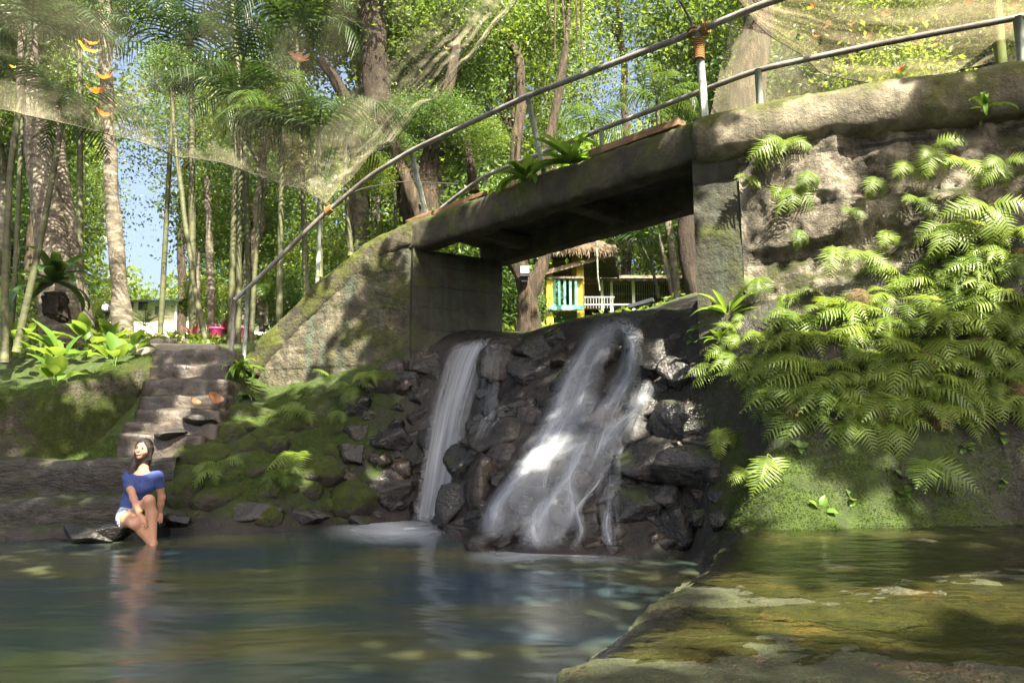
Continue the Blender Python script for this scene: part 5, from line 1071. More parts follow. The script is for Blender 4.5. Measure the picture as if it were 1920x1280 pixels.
# added unseen crowns overhead, shaped to shade pool and bridge, gapped for sun patches
SPOTS = [  # sun patch targets; added crown leaves in their sunlight path are dropped
(1500, 180, 6.25, .42), (1570, 165, 6.1, .38), (1480, 270, 6.3, .40), (1540, 290, 6.25, .3), (1450, 360, 6.4, .40), (1430, 440, 6.5, .30), (1400, 500, 6.6, .18), (1600, 640, 5.9, .16), (1700, 590, 5.8, .14), (1560, 720, 5.6, .12), (1820, 560, 5.6, .14), (1680, 760, 5.4, .10), (1500, 660, 6.1, .2), (1420, 700, 6.2, .2), (1400, 590, 6.5, .42), (1450, 600, 6.4, .45), (1370, 650, 6.5, .16), (1500, 570, 6.3, .18), (1660, 540, 6.0, .14), (1760, 420, 5.8, .20), (1880, 430, 5.5, .16),
         (1480, 900, 5.1, .16), (1470, 960, 5.0, .10), (1500, 1110, 2.75, .26), (1590, 1112, 2.75, .2), (1400, 1108, 2.8, .12), (1180, 1172, 2.3, .10), (1120, 1215, 2.05, .08), (1640, 985, 5.0, .2), (1880, 1100, 2.9, .15), (1350, 1180, 2.2, .08), (1300, 1080, 3.3, .10), (1480, 1000, 4.7, .14), (1240, 1160, 2.35, .08), (1800, 1100, 2.8, .10), (1010, 880, 7.45, .11), (1170, 820, 7.3, .04),
         (300, 810, 8.8, .26), (330, 770, 9.2, .14), (375, 745, 9.5, .15), (370, 690, 10, .14), (545, 610, 10.55, .16), (500, 660, 10.6, .18), (580, 650, 10.5, .14), (610, 610, 10.5, .2), (650, 560, 10.5, .14), (540, 720, 10.5, .2), (490, 700, 10.5, .18), (600, 740, 10.3, .14), (650, 690, 10.4, .14),
         (130, 640, 9.7, .5), (60, 690, 9.5, .35), (220, 680, 10, .4), (480, 780, 9.5, .14), (190, 1000, 7.45, .14), (150, 740, 9.0, .12), (170, 160, 8.5, .5), (60, 190, 8.4, .4), (230, 200, 8.6, .3), (420, 180, 9.2, .4), (700, 290, 10, .5), (800, 200, 9.4, .45), (880, 110, 9, .4), (640, 340, 10.3, .4), (1500, 80, 7.4, .5), (1620, 130, 7.2, .6), (1750, 120, 7, .5), (1450, 180, 8, .6),
         (1330, 170, 6.9, .2), (1130, 260, 8, .25), (930, 330, 9, .2), (790, 390, 10, .25), (120, 860, 8.8, .12), (560, 870, 8.8, .12), (716, 866, 9.3, .1), (275, 850, 7.6, .07)]
def shade(name, cx, cy, cz, rx, ry, rz, n, seed):
    rr = np.random.default_rng(seed); clumps = 60; c = rr.uniform(-1, 1, (clumps, 3)) * [rx, ry, rz]; k = rr.integers(0, clumps, n)
    P = np.array([cx, cy, cz]) + np.where(rr.random((n, 1)) < .55, c[k] + rr.normal(size=(n, 3)) * [.75, .75, .4], rr.uniform(-1, 1, (n, 3)) * [rx, ry, rz])
    keep = np.ones(n, bool)
    for px, py, Y, r in SPOTS:
        T = at(px, py, Y); d = P - T; t = d @ SUN; dist = np.linalg.norm(d - t[:, None] * SUN, axis=1); keep &= ~(dist < r * 1.35 + .10)
    el = (P[:, 2] - CAMZ) / np.maximum(P[:, 1], .01); keep &= ~((P[:, 1] > .3) & (el < 1.25))
    P = P[keep]; n = len(P); N = unit(rr.normal(size=(n, 3)) * .8 + [0, 0, 1]); a = unit(np.cross(N, rr.normal(size=(n, 3)))); b = np.cross(N, a); s = (.26 * rr.uniform(.6, 1.3, n))[:, None]
    V = np.stack([P, P + a * s * .5 + b * s * .3, P + a * s, P + a * s * .5 - b * s * .3], 1).reshape(-1, 3); i = np.arange(n)[:, None] * 4
    mb = MB(); mb.addq(V, np.concatenate([i, i + 1, i + 2, i + 3], 1)); return mb
for nm, lab, (tx, ty), args in [('added_shade_tree', 'added unseen tree over the right bank, shaped to shade the pool', (11.0, -2.5), (4.6, .2, 9.6, 4.6, 6.4, .8, 28000, 1)), ('added_shade_tree', 'added unseen tree behind the viewer, shaped to shade the pool', (-2, -6), (-2.2, .2, 9.9, 4.4, 6.4, .8, 28000, 2))]:
    t = empty(nm, (tx, ty, -.3), lab, 'tree'); mb = MB(); mb.tube(smoothpath([(tx, ty, -.3), (tx * .97, ty * .97, 4), (args[0] * .5 + tx * .5, ty * .8, 7.5), (args[0], args[1], 9.3)], .3, 3), np.linspace(.45, .18, 30)[:len(smoothpath([(tx, ty, -.3), (tx * .97, ty * .97, 4), (args[0] * .5 + tx * .5, ty * .8, 7.5), (args[0], args[1], 9.3)], .3, 3))] if False else .3, 12)
    mb.build('trunk', M['bark'], t); shade(nm, *args).build('crown', M['canopy'], t, smooth=False)
# ------------------------------------------------------------ gazebo, shed, houses beyond
def pbox(mb, px0, py0, px1, py1, Y, dep, dy=0):
    a, b = at(px0, py1, Y + dy), at(px1, py0, Y + dy); mb.box(((a[0] + b[0]) / 2, Y + dep / 2 + dy, (a[2] + b[2]) / 2), (abs(b[0] - a[0]), dep, abs(b[2] - a[2]))); return mb
GY = 18.0; gz = empty('gazebo', at(1056, 606, GY), 'yellow and teal gazebo with thatched roof seen under the bridge', 'gazebo')
for px, pt, pb, dy in [(1031, 520, 612, 0), (1088, 458, 596, .1), (1030, 455, 520, 1.5), (1080, 455, 600, 1.9)]:
    mb = MB(); pbox(mb, px - 6, pt, px + 6, pb, GY, .16, dy); mb.build('post', M['yellow'], gz, smooth=False, bevel=.012)
mb = MB(); pbox(mb, 1029, 572, 1094, 581, GY, .12, -.14); fl = mb.build('floor_beam', M['teal'], gz, smooth=False, bevel=.01)
mb = MB(); pbox(mb, 1036, 580, 1090, 583, GY, 1.9, .2); mb.build('floor', M['greywood'], gz, smooth=False)
mb = MB(); pbox(mb, 1040, 592, 1082, 606, GY, .1, 1.2); mb.build('floor_beam', M['teal'], gz, smooth=False)
for px in (1040, 1048.5, 1059, 1069.5, 1080):
    mb = MB(); pbox(mb, px - 1.9, 523, px + 1.9, 572, GY, .05, -.02); mb.build('baluster', M['teal'], gz, smooth=False)
mb = MB(); pbox(mb, 1024, 518, 1094, 522, GY, .2, -.08); mb.build('top_rail', M['greywood'], gz, smooth=False, bevel=.01)
# roof: a low hipped thatch with a ragged fringe
E_ = np.array([at(1005, 508, GY - .5), at(1150, 484, GY - .3), at(1160, 488, GY + 2.6), at(1000, 506, GY + 2.6)]); ze = E_[:, 2].mean() + .1; E_[:, 2] = [ze - .08, ze, ze, ze - .05]
ap = np.array([at(1060, 400, GY + 1)[0], GY + 1.1, ze + 1.15]); mb = MB(); NR = 30
for k in range(4):
    a, b = E_[k], E_[(k + 1) % 4]; u = np.linspace(0, 1, 40)
    P = np.array([[(a * (1 - x) + b * x) * (1 - v) + ap * v for v in np.linspace(0, 1, NR)] for x in u]); nn = unit(np.cross(b - a, ap - a)); P = P + nn * (.05 * np.abs(np.sin(np.linspace(0, 1, NR) * 26)) + .03 * fbm(P * 7, 3, 4))[..., None]
    mb.grid(P); mb.grid(P[::-1] - [0, 0, .1])
r_ = np.random.default_rng(4)
for k in range(4):
    a, b = E_[k], E_[(k + 1) % 4]
    for x in np.linspace(0, 1, 170):
        for lay in (0, .08):
            p = a * (1 - x) + b * x + (ap - a) * lay + [0, r_.normal(0, .02), .02]; o = unit(p - ap) * [1, 1, 0]; L = r_.uniform(.12, .34); d = np.array([r_.normal(0, .25), r_.normal(0, .1), -1]) + o * .5
            q = p + unit(d) * L; w = unit(b - a) * .018; mb.add([p - w, p + w, q + w * .3, q - w * .3], [(0, 1, 2, 3)])
mb.build('thatched_roof', M['thatch'], gz, smooth=False)
for a_, b_ in ((at(1018, 512, GY - .2), at(1140, 480, GY - .1)), (at(1010, 498, GY + 1.9), at(1140, 482, GY + 2))): mb = MB(); mb.bar(a_, b_, .06, .12); mb.build('rafter', M['greywood'], gz, smooth=False)
mb = MB(); mb.bar(ap + [-.6, 0, .04], ap + [.9, -.1, -.35], .3, .05); mb.build('ridge_cap', M['teal'], gz, smooth=False)
mb = MB(); q = [at(1118, 440, GY - .6), at(1120, 490, GY - .6), at(1121, 520, GY - .6), at(1125, 545, GY - .6)]; mb.tube(smoothpath(q, .05, 2), .022, 6); tag(mb.build('hanging_rope', M['post'], None, q[0]), 'pale rope dangling beside the gazebo roof', 'rope')
# floodlight on the forked tree
fp = at(984, 509, 12.3); fz = empty('floodlight', fp, 'square floodlight fixed to the forked tree', 'lamp'); mb = MB(); mb.box(fp, (.19, .06, .20)); mb.build('housing', M['black'], fz, smooth=False, bevel=.01)
mb = MB(); mb.box(fp + [.0, -.036, .025], (.15, .01, .12)); mb.build('lens', M['lampglass'], fz, smooth=False)
mb = MB(); mb.box(fp + [0, .05, -.13], (.12, .05, .10)); mb.bar(fp + [0, .05, -.1], fp + [0, .28, -.1], .05, .05); mb.build('bracket', M['black'], fz, smooth=False)
# long open shed
SY_ = 25.0; sh = empty('shed', at(1200, 580, SY_), 'long low shed with barred open front beyond the gazebo', 'shed')
mb = MB(); pbox(mb, 1060, 530, 1420, 600, SY_, .1, 3.5); mb.build('back_wall', M['roomshade'], sh, smooth=False)
mb = MB(); pbox(mb, 1090, 532, 1124, 580, SY_, .12, .1); mb.build('brown_wall', M['brownwall'], sh, smooth=False); mb = MB(); pbox(mb, 1252, 532, 1330, 580, SY_, .12, .1); mb.build('brown_wall', M['brownwall'], sh, smooth=False)
mb = MB(); pbox(mb, 1050, 524, 1420, 532, SY_, .14, -.06); mb.build('lintel', M['greywood'], sh, smooth=False)
mb = MB(); a, b = at(1040, 519, SY_ - 1.2), at(1430, 523, SY_ - 1.2); P = np.array([[(a * (1 - u) + b * u) + np.array([0, 5.2 * v, .75 * v * 1.5 + .02 * math.sin(u * 160)]) for v in (0, .5, 1)] for u in np.linspace(0, 1, 300)]); mb.grid(P); mb.grid(P[::-1] - [0, 0, .08]); mb.build('tin_roof', M['tin'], sh, smooth=False)
mb = MB(); pbox(mb, 1042, 516, 1430, 521.5, SY_, .06, -1.22); mb.build('fascia', M['greywood'], sh, smooth=False)
mb = MB()
for px in np.arange(1124, 1254, 4.2): a, b = at(px, 532, SY_ + .2), at(px, 582, SY_ + .2); mb.tube([a, (a + b) / 2, b], .014, 5)
mb.bar(at(1122, 551, SY_ + .2), at(1256, 551, SY_ + .2), .03, .03); mb.build('bars', M['post'], sh)
for px in (1129, 1147, 1188, 1294):
    mb = MB(); pbox(mb, px - 1.7, 522, px + 1.7, 584, SY_ - .5, .09); mb.build('post', M['white'], sh, smooth=False)
mb = MB(); pbox(mb, 1140, 547, 1170, 563, SY_ + 1, .8); pbox(mb, 1150, 560, 1186, 572, SY_ + .7, .8); mb.build('bench', M['greywood'], sh, smooth=False)
fn = empty('fence', at(1120, 580, 22.5), 'low pale picket fence in front of the shed', 'fence'); mb = MB(); mb.bar(at(1090, 557, 22.5), at(1152, 557, 22.5), .04, .04); mb.bar(at(1090, 571, 22.5), at(1190, 571, 22.5), .04, .05); mb.build('fence_rail', M['post'], fn, smooth=False)
mb = MB()
for px in np.arange(1092, 1150, 5.2): mb.bar(at(px, 557, 22.5), at(px, 578, 22.5), .016, .016)
mb.build('pickets', M['post'], fn, smooth=False)
v, f = rough_box((.42, .1, .05), 5, .004, .1, 3); a, b = at(1178, 576, 8.9), at(1226, 562, 8.75); x = unit(b - a); y = unit(np.cross([0, 0, 1], x)); mb = MB(); mb.add((a + b) / 2 + (v * [np.linalg.norm(b - a) / .42, 1, 1]) @ np.array([x, y, np.cross(x, y)]), f); tag(mb.build('white_board', M['white'], None, a), 'white painted board lying at the lip of the falls', 'board')
# houses on the left
hs = empty('house', at(300, 630, 30), 'cream house with small windows behind the pale palm', 'house')
mb = MB(); pbox(mb, 196, 562, 372, 660, 30, 4); mb.build('wall', M['cream'], hs, smooth=False)
mb = MB(); a, b = at(186, 560, 29.4), at(384, 560, 29.4); P = np.array([[(a * (1 - u) + b * u) + np.array([0, 4.8 * v, 1.0 * v]) for v in (0, .5, 1)] for u in np.linspace(0, 1, 30)]); mb.grid(P); mb.grid(P[::-1] - [0, 0, .15]); mb.build('roof', M['blueroof'], hs, smooth=False)
for x0, y0, x1, y1, g in [(236, 568, 248, 580, 'roomshade'), (260, 567, 275, 580, 'roomshade'), (291, 576, 307, 588, 'glass'), (214, 568, 226, 582, 'roomshade')]:
    mb = MB(); pbox(mb, x0 - 1.6, y0 - 1.6, x1 + 1.6, y1 + 1.6, 30, .05, -.045); wn = mb.build('window', M['greywood'], hs, smooth=False); mb = MB(); pbox(mb, x0, y0, x1, y1, 30, .03, -.065); mb.build('pane', M[g], wn, smooth=False)
mb = MB(); pbox(mb, 326, 566, 330, 640, 30, .2, -.3); mb.build('pillar', M['white'], hs, smooth=False)
hs = empty('house', at(460, 620, 27), 'white house wall showing between the slim palms', 'house'); mb = MB(); pbox(mb, 384, 570, 560, 650, 27, 4); mb.build('wall', M['white'], hs, smooth=False)
mb = MB(); a, b = at(376, 570, 26.3), at(580, 566, 26.3); P = np.array([[(a * (1 - u) + b * u) + np.array([0, 4.8 * v, .9 * v]) for v in (0, .5, 1)] for u in np.linspace(0, 1, 30)]); mb.grid(P); mb.grid(P[::-1] - [0, 0, .15]); mb.build('roof', M['blueroof'], hs, smooth=False)
for x0, x1 in ((474, 484), (424, 436)):
    mb = MB(); pbox(mb, x0 - 1.6, 578, x1 + 1.6, 592, 27, .05, -.045); wn = mb.build('window', M['greywood'], hs, smooth=False); mb = MB(); pbox(mb, x0, 579.5, x1, 590.5, 27, .03, -.065); mb.build('pane', M['roomshade'], wn, smooth=False)
hs = empty('house', at(40, 620, 24), 'white louvred building at the left edge behind the palms', 'house'); mb = MB(); pbox(mb, -120, 560, 84, 640, 24, 3); mb.build('wall', M['white'], hs, smooth=False)
mb = MB(); a, b = at(-140, 545, 23), at(100, 545, 23); P = np.array([[(a * (1 - u) + b * u) + np.array([0, 4.2 * v, .8 * v]) for v in (0, .5, 1)] for u in np.linspace(0, 1, 30)]); mb.grid(P); mb.grid(P[::-1] - [0, 0, .2]); mb.build('roof', M['tin'], hs, smooth=False)
for y in (572, 586, 602):
    mb = MB(); pbox(mb, -100, y, 74, y + 5, 24, .06, -.06); mb.build('louvre', M['teal'], hs, smooth=False)
mb = MB(); pbox(mb, 10, 566, 40, 571, 24, .06, -.08); mb.build('window', M['roomshade'], hs, smooth=False)
fn = empty('fence', at(445, 615, 21), 'white picket fence between the slim palm stems', 'fence'); mb = MB()
for px in np.arange(422, 460, 3.4): mb.bar(at(px, 592, 21), at(px, 622, 21), .03, .02)
mb.bar(at(420, 598, 21), at(462, 598, 21), .03, .04); mb.bar(at(420, 612, 21), at(462, 612, 21), .03, .04); mb.build('pickets', M['post'], fn, smooth=False)
lp = at(200, 640, 16); lt = empty('garden_lamp', lp, 'garden lamp with wire globe beside the pale palm', 'lamp'); mb = MB(); c = at(200, 578, 16); mb.tube([lp, (lp + c) / 2, c - [0, 0, .1]], .02, 8); mb.build('post', M['black'], lt)
mb = MB(); v, f = ico(3); mb.add(c + v * .11, f); mb.build('globe', M['lampglass'], lt); mb = MB()
for k in range(6): a = np.linspace(0, 2 * PI, 24); mb.tube(c + .125 * np.stack([np.cos(a) * math.cos(k * PI / 6), np.cos(a) * math.sin(k * PI / 6), np.sin(a)], -1), .006, 4)
mb.build('cage', M['black'], lt)
for px, lab, w in [(405, 'pink planter tub left of the slim palms', 22), (452, 'pink planter tub behind the handrail foot', 26)]:
    p = at(px, 648, 13.6); mb = MB(); a = np.linspace(0, 2 * PI, 28, endpoint=False); R0 = w / F * 13.6 * .62; H = .36
    prof = [(.75, 0), (.95, .1 * H), (1.0, .9 * H), (1.08, .92 * H), (1.08, H), (.94, H), (.9, .8 * H), (0.01, .78 * H)]
    mb.grid(np.array([[p + [R0 * r * math.cos(t), R0 * r * math.sin(t), z] for t in a] for r, z in prof]), closed_v=True); tag(mb.build('planter', M['magenta'], None, p), lab, 'planter')
for i, (px, py, Y, w, lab) in enumerate([(305, 650, 12.2, .9, 'lower path stone above the stair head'), (308, 641, 13.2, .8, 'upper path stone above the stair head'), (340, 660, 11.2, 1.1, 'broad threshold stone at the stair head')]):
    v, f = rough_box((w * 1.3, .6, .22), 10, .03, .3, 60 + i, 4); p = at(px, py, Y); mb = MB(); mb.add(p + v, f); tag(mb.build('path_stone', M['stonepath'], None, p), lab, 'stone')

# ------------------------------------------------------------ shade nets
def net(name, low, high, mat, lab, sag=.25, nu=150, nv=60, ripple=.10, seed=0, edge=True):
    lo = smoothpath([at(*p) for p in low], .06, 3); hi = smoothpath([np.array(p, float) for p in high], .06, 3); t = np.linspace(0, 1, nu)
    f = lambda A: np.stack([np.interp(t, np.linspace(0, 1, len(A)), A[:, i]) for i in range(3)], 1)
    L, H = f(lo), f(hi); P = np.zeros((nu, nv, 3)); v = np.linspace(0, 1, nv)
    P = L[:, None] * (1 - v)[None, :, None] + H[:, None] * v[None, :, None]; P[..., 2] -= sag * np.sin(PI * v)[None] * (1 + .3 * np.sin(t * 9))[:, None]
    q = np.stack([t[:, None] * 10 + 0 * v, v[None] * 1.6 + 0 * t[:, None], 0 * P[..., 0]], -1); P[..., 2] += ripple * fbm(q, 4, seed) * (1 - .3 * v)[None]; P[..., 1] += ripple * .8 * fbm(q + 4, 4, seed + 2)
    o = empty(name, L[nu // 2], lab, 'net'); mb = MB(); mb.grid(P, uv=True); mb.build('netting', M[mat], o)
    if edge: mb = MB(); mb.tube(P[:, 0], .006, 6); mb.build('edge_rope', M['darkrope'], o)
    return o, P
net('shade_net', [(-200, 180, 8.0), (0, 208, 8.3), (160, 240, 8.8), (330, 285, 9.4), (480, 325, 9.9), (612, 376, 10.42)], [(-6.5, 4.2, 6.6), (-5, 5, 6.7), (-3.4, 5.6, 6.6), (-2.0, 6.2, 6.5), (-1.0, 7.0, 6.4), (-.6, 7.8, 6.6)], 'net', 'dusty translucent net sagging over the left of the pool', .35, seed=3)
net('shade_net', [(612, 376, 10.42), (650, 330, 10.25), (740, 252, 9.9), (820, 180, 9.5), (900, 92, 9.1), (972, -5, 8.7), (1040, -120, 8.3)], [tuple(at(*p)) for p in [(575, 345, 10.2), (585, 270, 9.8), (660, 170, 9.4), (735, 95, 9.0), (805, 15, 8.6), (870, -70, 8.2), (930, -170, 7.9)]], 'net_fold', 'bright slanting net fold rising from the handrail to the top of the picture', .12, ripple=.16, seed=11)
net('shade_net', [(1320, -90, 7.6), (1395, 12, 7.6), (1455, 78, 7.6), (1540, 128, 7.6), (1640, 157, 7.5), (1760, 142, 7.3), (1920, 108, 7.1), (2120, 60, 7.0)], [(1.6, 6.5, 7.0), (2.2, 6.0, 7.0), (2.8, 5.6, 7.0), (3.4, 5.4, 7.0), (4.0, 5.2, 7.0), (4.8, 5.0, 6.9), (5.8, 4.9, 6.8), (7.0, 4.8, 6.8)], 'net_right', 'sagging tan net full of dead leaves above the right coping', .35, seed=21)
net('shade_net', [(1330, 225, 8.3), (1400, 205, 8.3), (1500, 190, 8.3), (1640, 172, 8.2)], [tuple(at(1372, 40, 8.2)), tuple(at(1420, 60, 8.15)), tuple(at(1520, 110, 8.1)), tuple(at(1640, 150, 8.0))], 'net_sheet', 'pale net sheet hanging upright behind the right coping', .0, 60, 40, .06, 31, False)
for a in [(163, 96, 8.55, 46, LM['yellowleaf'], 'large curled yellow leaf lying on the left net', .9, .6), (173, 84, 8.6, 30, LM['orangeleaf'], 'orange leaf tucked behind the yellow leaf on the net', .8, .3), (196, 148, 8.7, 36, LM['orangeleaf'], 'orange leaf on the net just under the yellow one', .7, .2),
          (182, 175, 8.75, 34, LM['orangeleaf'], 'red orange leaf lower on the left net', .5, .1), (193, 217, 8.75, 30, LM['orangeleaf'], 'dim red leaf close to the net edge rope', .4, .5), (556, 112, 9.2, 48, LM['brownleaf'], 'dark brown curled leaf hanging in the net right of the palms', 1.2, .8),
          (24, 127, 8.2, 14, LM['yellowleaf'], 'tiny orange leaf at the far left of the net', .6, 0), (838, 93, 9.3, 16, LM['brownleaf'], 'small brown leaf caught on the slanting net', 1, 0)]:
    dleaf(*a)
for k, (px, py, s, m) in enumerate([(1524, 15, 24, 'orangeleaf'), (1598, 47, 22, 'brownleaf'), (1630, 70, 26, 'brownleaf'), (1555, 48, 20, 'brownleaf'), (1720, 84, 20, 'brownleaf'), (1690, 132, 20, 'orangeleaf'), (1745, 62, 20, 'brownleaf'), (1885, 54, 20, 'orangeleaf'), (1905, 5, 22, 'orangeleaf'), (1815, 6, 18, 'orangeleaf'), (1660, 26, 22, 'brownleaf'), (1530, 70, 20, 'brownleaf')]):
    dleaf(px, py, 7.15, s, LM[m], 'dead leaf lying in the sag of the tan net above the right coping', .8, RNG.uniform(0, 6), 'dead leaves in the right net')
dleaf(362, 753, 9.22, 22, LM2, 'smaller curled brown leaf on the stairs', 1.3, 1.2); dleaf(399, 746, 9.3, 30, LM2, 'larger upright brown leaf on the stairs', 1.4, 1.0)
# thin guy lines
mb = MB(); mb.tube(smoothpath([at(612, 386, 10.4), at(680, 352, 10.6), at(760, 340, 11), at(860, 345, 12)], .1, 2), .008, 5); tag(mb.build('tie_rope', M['darkrope'], None, at(612, 386, 10.4)), 'thin dark line running from the rope knot behind the bridge end', 'rope')
# ------------------------------------------------------------ the seated woman: one skin surface from a distance field
class Field:
    def __init__(s, lo, hi, h): s.lo = np.array(lo); s.h = h; s.n = np.ceil((np.array(hi) - s.lo) / h).astype(int) + 1; s.d = np.full(s.n, .2, np.float32)
    def box(s, lo, hi):
        a = np.clip(np.floor((np.asarray(lo) - s.lo) / s.h).astype(int), 0, s.n - 1); b = np.clip(np.ceil((np.asarray(hi) - s.lo) / s.h).astype(int) + 1, 1, s.n); sl = tuple(slice(i, j) for i, j in zip(a, b))
        g = np.stack(np.meshgrid(*[s.lo[i] + s.h * np.arange(a[i], b[i]) for i in range(3)], indexing='ij'), -1); return sl, g
    def smin(s, sl, d, k):
        e = s.d[sl]; h = np.maximum(k - np.abs(e - d), 0) / k; s.d[sl] = np.minimum(e, d) - h * h * k * .25
    def cap(s, a, b, ra, rb, k=.02, flat=None):
        a, b = np.asarray(a, float), np.asarray(b, float); m = max(ra, rb) + k + .03; sl, g = s.box(np.minimum(a, b) - m, np.maximum(a, b) + m)
        ab = b - a; t = np.clip(((g - a) @ ab) / (ab @ ab + 1e-9), 0, 1); q = g - a - t[..., None] * ab; s.smin(sl, np.linalg.norm(q, axis=-1) - (ra + (rb - ra) * t), k)
    def ell(s, c, ax, r, k=.02, sub=False):
        c = np.asarray(c, float); r = np.asarray(r, float); m = r.max() + k + .03; sl, g = s.box(c - m, c + m); q = (g - c) @ np.asarray(ax).T
        k0 = np.linalg.norm(q / r, axis=-1); k1 = np.linalg.norm(q / r ** 2, axis=-1) + 1e-9; d = k0 * (k0 - 1) / k1
        if sub:
            e = s.d[sl]; h = np.maximum(k - np.abs(-d - e), 0) / k; s.d[sl] = np.maximum(e, -d) + h * h * k * .25
        else: s.smin(sl, d, k)
    def half(s, p, n):
        g = np.stack(np.meshgrid(*[s.lo[i] + s.h * np.arange(s.n[i]) for i in range(3)], indexing='ij'), -1); s.d = np.maximum(s.d, ((g - np.asarray(p)) @ unit(n)).astype(np.float32))
    def mesh(s):
        d = s.d; ins = d < 0; n = d.shape
        c = [d[i:n[0] - 1 + i, j:n[1] - 1 + j, k:n[2] - 1 + k] for i in (0, 1) for j in (0, 1) for k in (0, 1)]; st = np.stack(c, -1); act = (st < 0).any(-1) & (st >= 0).any(-1)
        idx = np.full(act.shape, -1); ii = np.argwhere(act); idx[act] = np.arange(len(ii)); cv = st[act]; co = np.array([[i, j, k] for i in (0, 1) for j in (0, 1) for k in (0, 1)], float)
        acc = np.zeros((len(ii), 3)); cnt = np.zeros(len(ii))
        for a in range(8):
            for b in range(a + 1, 8):
                if np.abs(co[a] - co[b]).sum() == 1:
                    x, y = cv[:, a], cv[:, b]; m = (x < 0) != (y < 0); t = np.where(m, x / np.where(m, x - y, 1), 0); acc += np.where(m[:, None], co[a] + t[:, None] * (co[b] - co[a]), 0); cnt += m
        V = s.lo + s.h * (ii + acc / cnt[:, None]); Q = []
        for ax in range(3):
            a = np.swapaxes(ins, 0, ax); df = a[1:] != a[:-1]; sgn = a[:-1]
            E = np.argwhere(df); B, Cx = [(1, 2), (0, 2), (0, 1)][ax]
            for e in (E,):
                p = e.copy(); p[:, [0, ax]] = p[:, [ax, 0]]; ok = (p[:, B] > 0) & (p[:, Cx] > 0) & (p[:, B] < n[B] - 1) & (p[:, Cx] < n[Cx] - 1); p = p[ok]; sg = sgn[tuple(e[ok].T)]
                def I(db, dc): q = p.copy(); q[:, B] += db; q[:, Cx] += dc; return idx[tuple(q.T)]
                q = np.stack([I(-1, -1), I(0, -1), I(0, 0), I(-1, 0)], 1); flip = sg if ax != 1 else ~sg; q[~flip] = q[~flip][:, ::-1]; Q.append(q)
        return V, np.concatenate(Q)
pelv, chest, neck = at(247, 956, 7.78), at(262, 912, 7.74), at(269, 878, 7.74)
HC = at(269, 842, 7.70); fwd = unit(np.array([.0, -1, .07])); hr = unit(np.cross(fwd, [0.10, 0, 1])); hu = np.cross(hr, fwd); HX = np.array([hr, fwd, hu])
rs, ls = at(239, 891, 7.71), at(296, 892, 7.77); re, rw = at(251, 935, 7.57), at(264, 968, 7.36); le, lw = at(303, 932, 7.86), at(299, 962, 7.90)
rh, lh = at(231, 966, 7.74), at(262, 966, 7.75); rk, lk = at(254, 981, 7.32), at(279, 938, 7.36); ra, la = at(286, 1022, 7.40), at(287, 1014, 7.38)
lo, hi = at(200, 1060, 7.5) - [0, .6, .1], at(330, 800, 7.5) + [0, .7, .05]
H = .0055
def body(F, grow=0.0):
    F.ell(pelv + [0, .02, .02], np.eye(3), np.array([.155, .115, .11]) + grow, .05); F.cap(pelv, (pelv + chest) / 2, .11 + grow, .10 + grow, .06); F.cap(pelv + [-.05, 0, .03], (pelv + chest) / 2 + [-.03, 0, 0], .09 + grow, .085 + grow, .05); F.cap(pelv + [.05, 0, .03], (pelv + chest) / 2 + [.03, 0, 0], .09 + grow, .085 + grow, .05)
    F.ell(chest + [0, 0, .01], np.eye(3), np.array([.15, .10, .13]) + grow, .05); F.cap(rs - [0, 0, .012], ls - [0, 0, .012], .044 + grow, .044 + grow, .06); F.cap(chest + [0, 0, .05], neck, .085 + grow, .045 + grow, .05)
    for sx in (-1, 1): F.ell(chest + [sx * .062, -.075, -.005], np.eye(3), np.array([.058, .052, .058]) + grow, .04)
B = Field(lo, hi, H); body(B)
B.cap(neck - [0, 0, .03], HC - hu * .05 - fwd * .02, .048, .047, .03)
B.ell(HC + hu * .015, HX, (.074, .088, .098), .02); B.cap(HC - hu * .045 + fwd * .03, HC - hu * .085 + fwd * .058, .052, .026, .04)
for sx in (-1, 1):
    B.ell(HC + hr * sx * .036 + fwd * .052 - hu * .03, HX, (.026, .022, .024), .02); B.ell(HC + hr * sx * .073 - hu * .012, HX, (.010, .02, .030), .006)
    B.ell(HC + hr * sx * .031 + fwd * .092 + hu * .004, HX, (.017, .012, .010), .010, True)
B.cap(HC + fwd * .082 + hu * .006, HC + fwd * .104 - hu * .026, .009, .013, .012); B.ell(HC + fwd * .084 - hu * .056, HX, (.024, .012, .012), .01)
def limb(pts_, rad, k=.025):
    for i in range(len(pts_) - 1): B.cap(pts_[i], pts_[i + 1], rad[i], rad[i + 1], k)
limb([rs, rs * .45 + re * .55, re, re * .6 + rw * .4, rw], [.048, .042, .035, .036, .024]); limb([ls, ls * .45 + le * .55, le, le * .6 + lw * .4, lw], [.048, .042, .035, .035, .024])
limb([rh, rh * .5 + rk * .5, rk], [.088, .078, .056], .04); limb([rk, rk * .65 + ra * .35 + [0, .03, 0], ra], [.054, .053, .034], .03)
limb([lh, lh * .5 + lk * .5, lk], [.088, .078, .058], .04); limb([lk, lk * .65 + la * .35 + [.0, .03, 0], la], [.055, .054, .034], .03)
for a_, dd in ((ra, [.05, -.17, -.07]), (la, [.08, -.15, -.07])): B.cap(a_ - [0, -.03, .03], a_ + np.array(dd) * .55 - [0, 0, .02], .034, .034, .03); B.cap(a_ + np.array(dd) * .5, a_ + np.array(dd), .032, .022, .03)
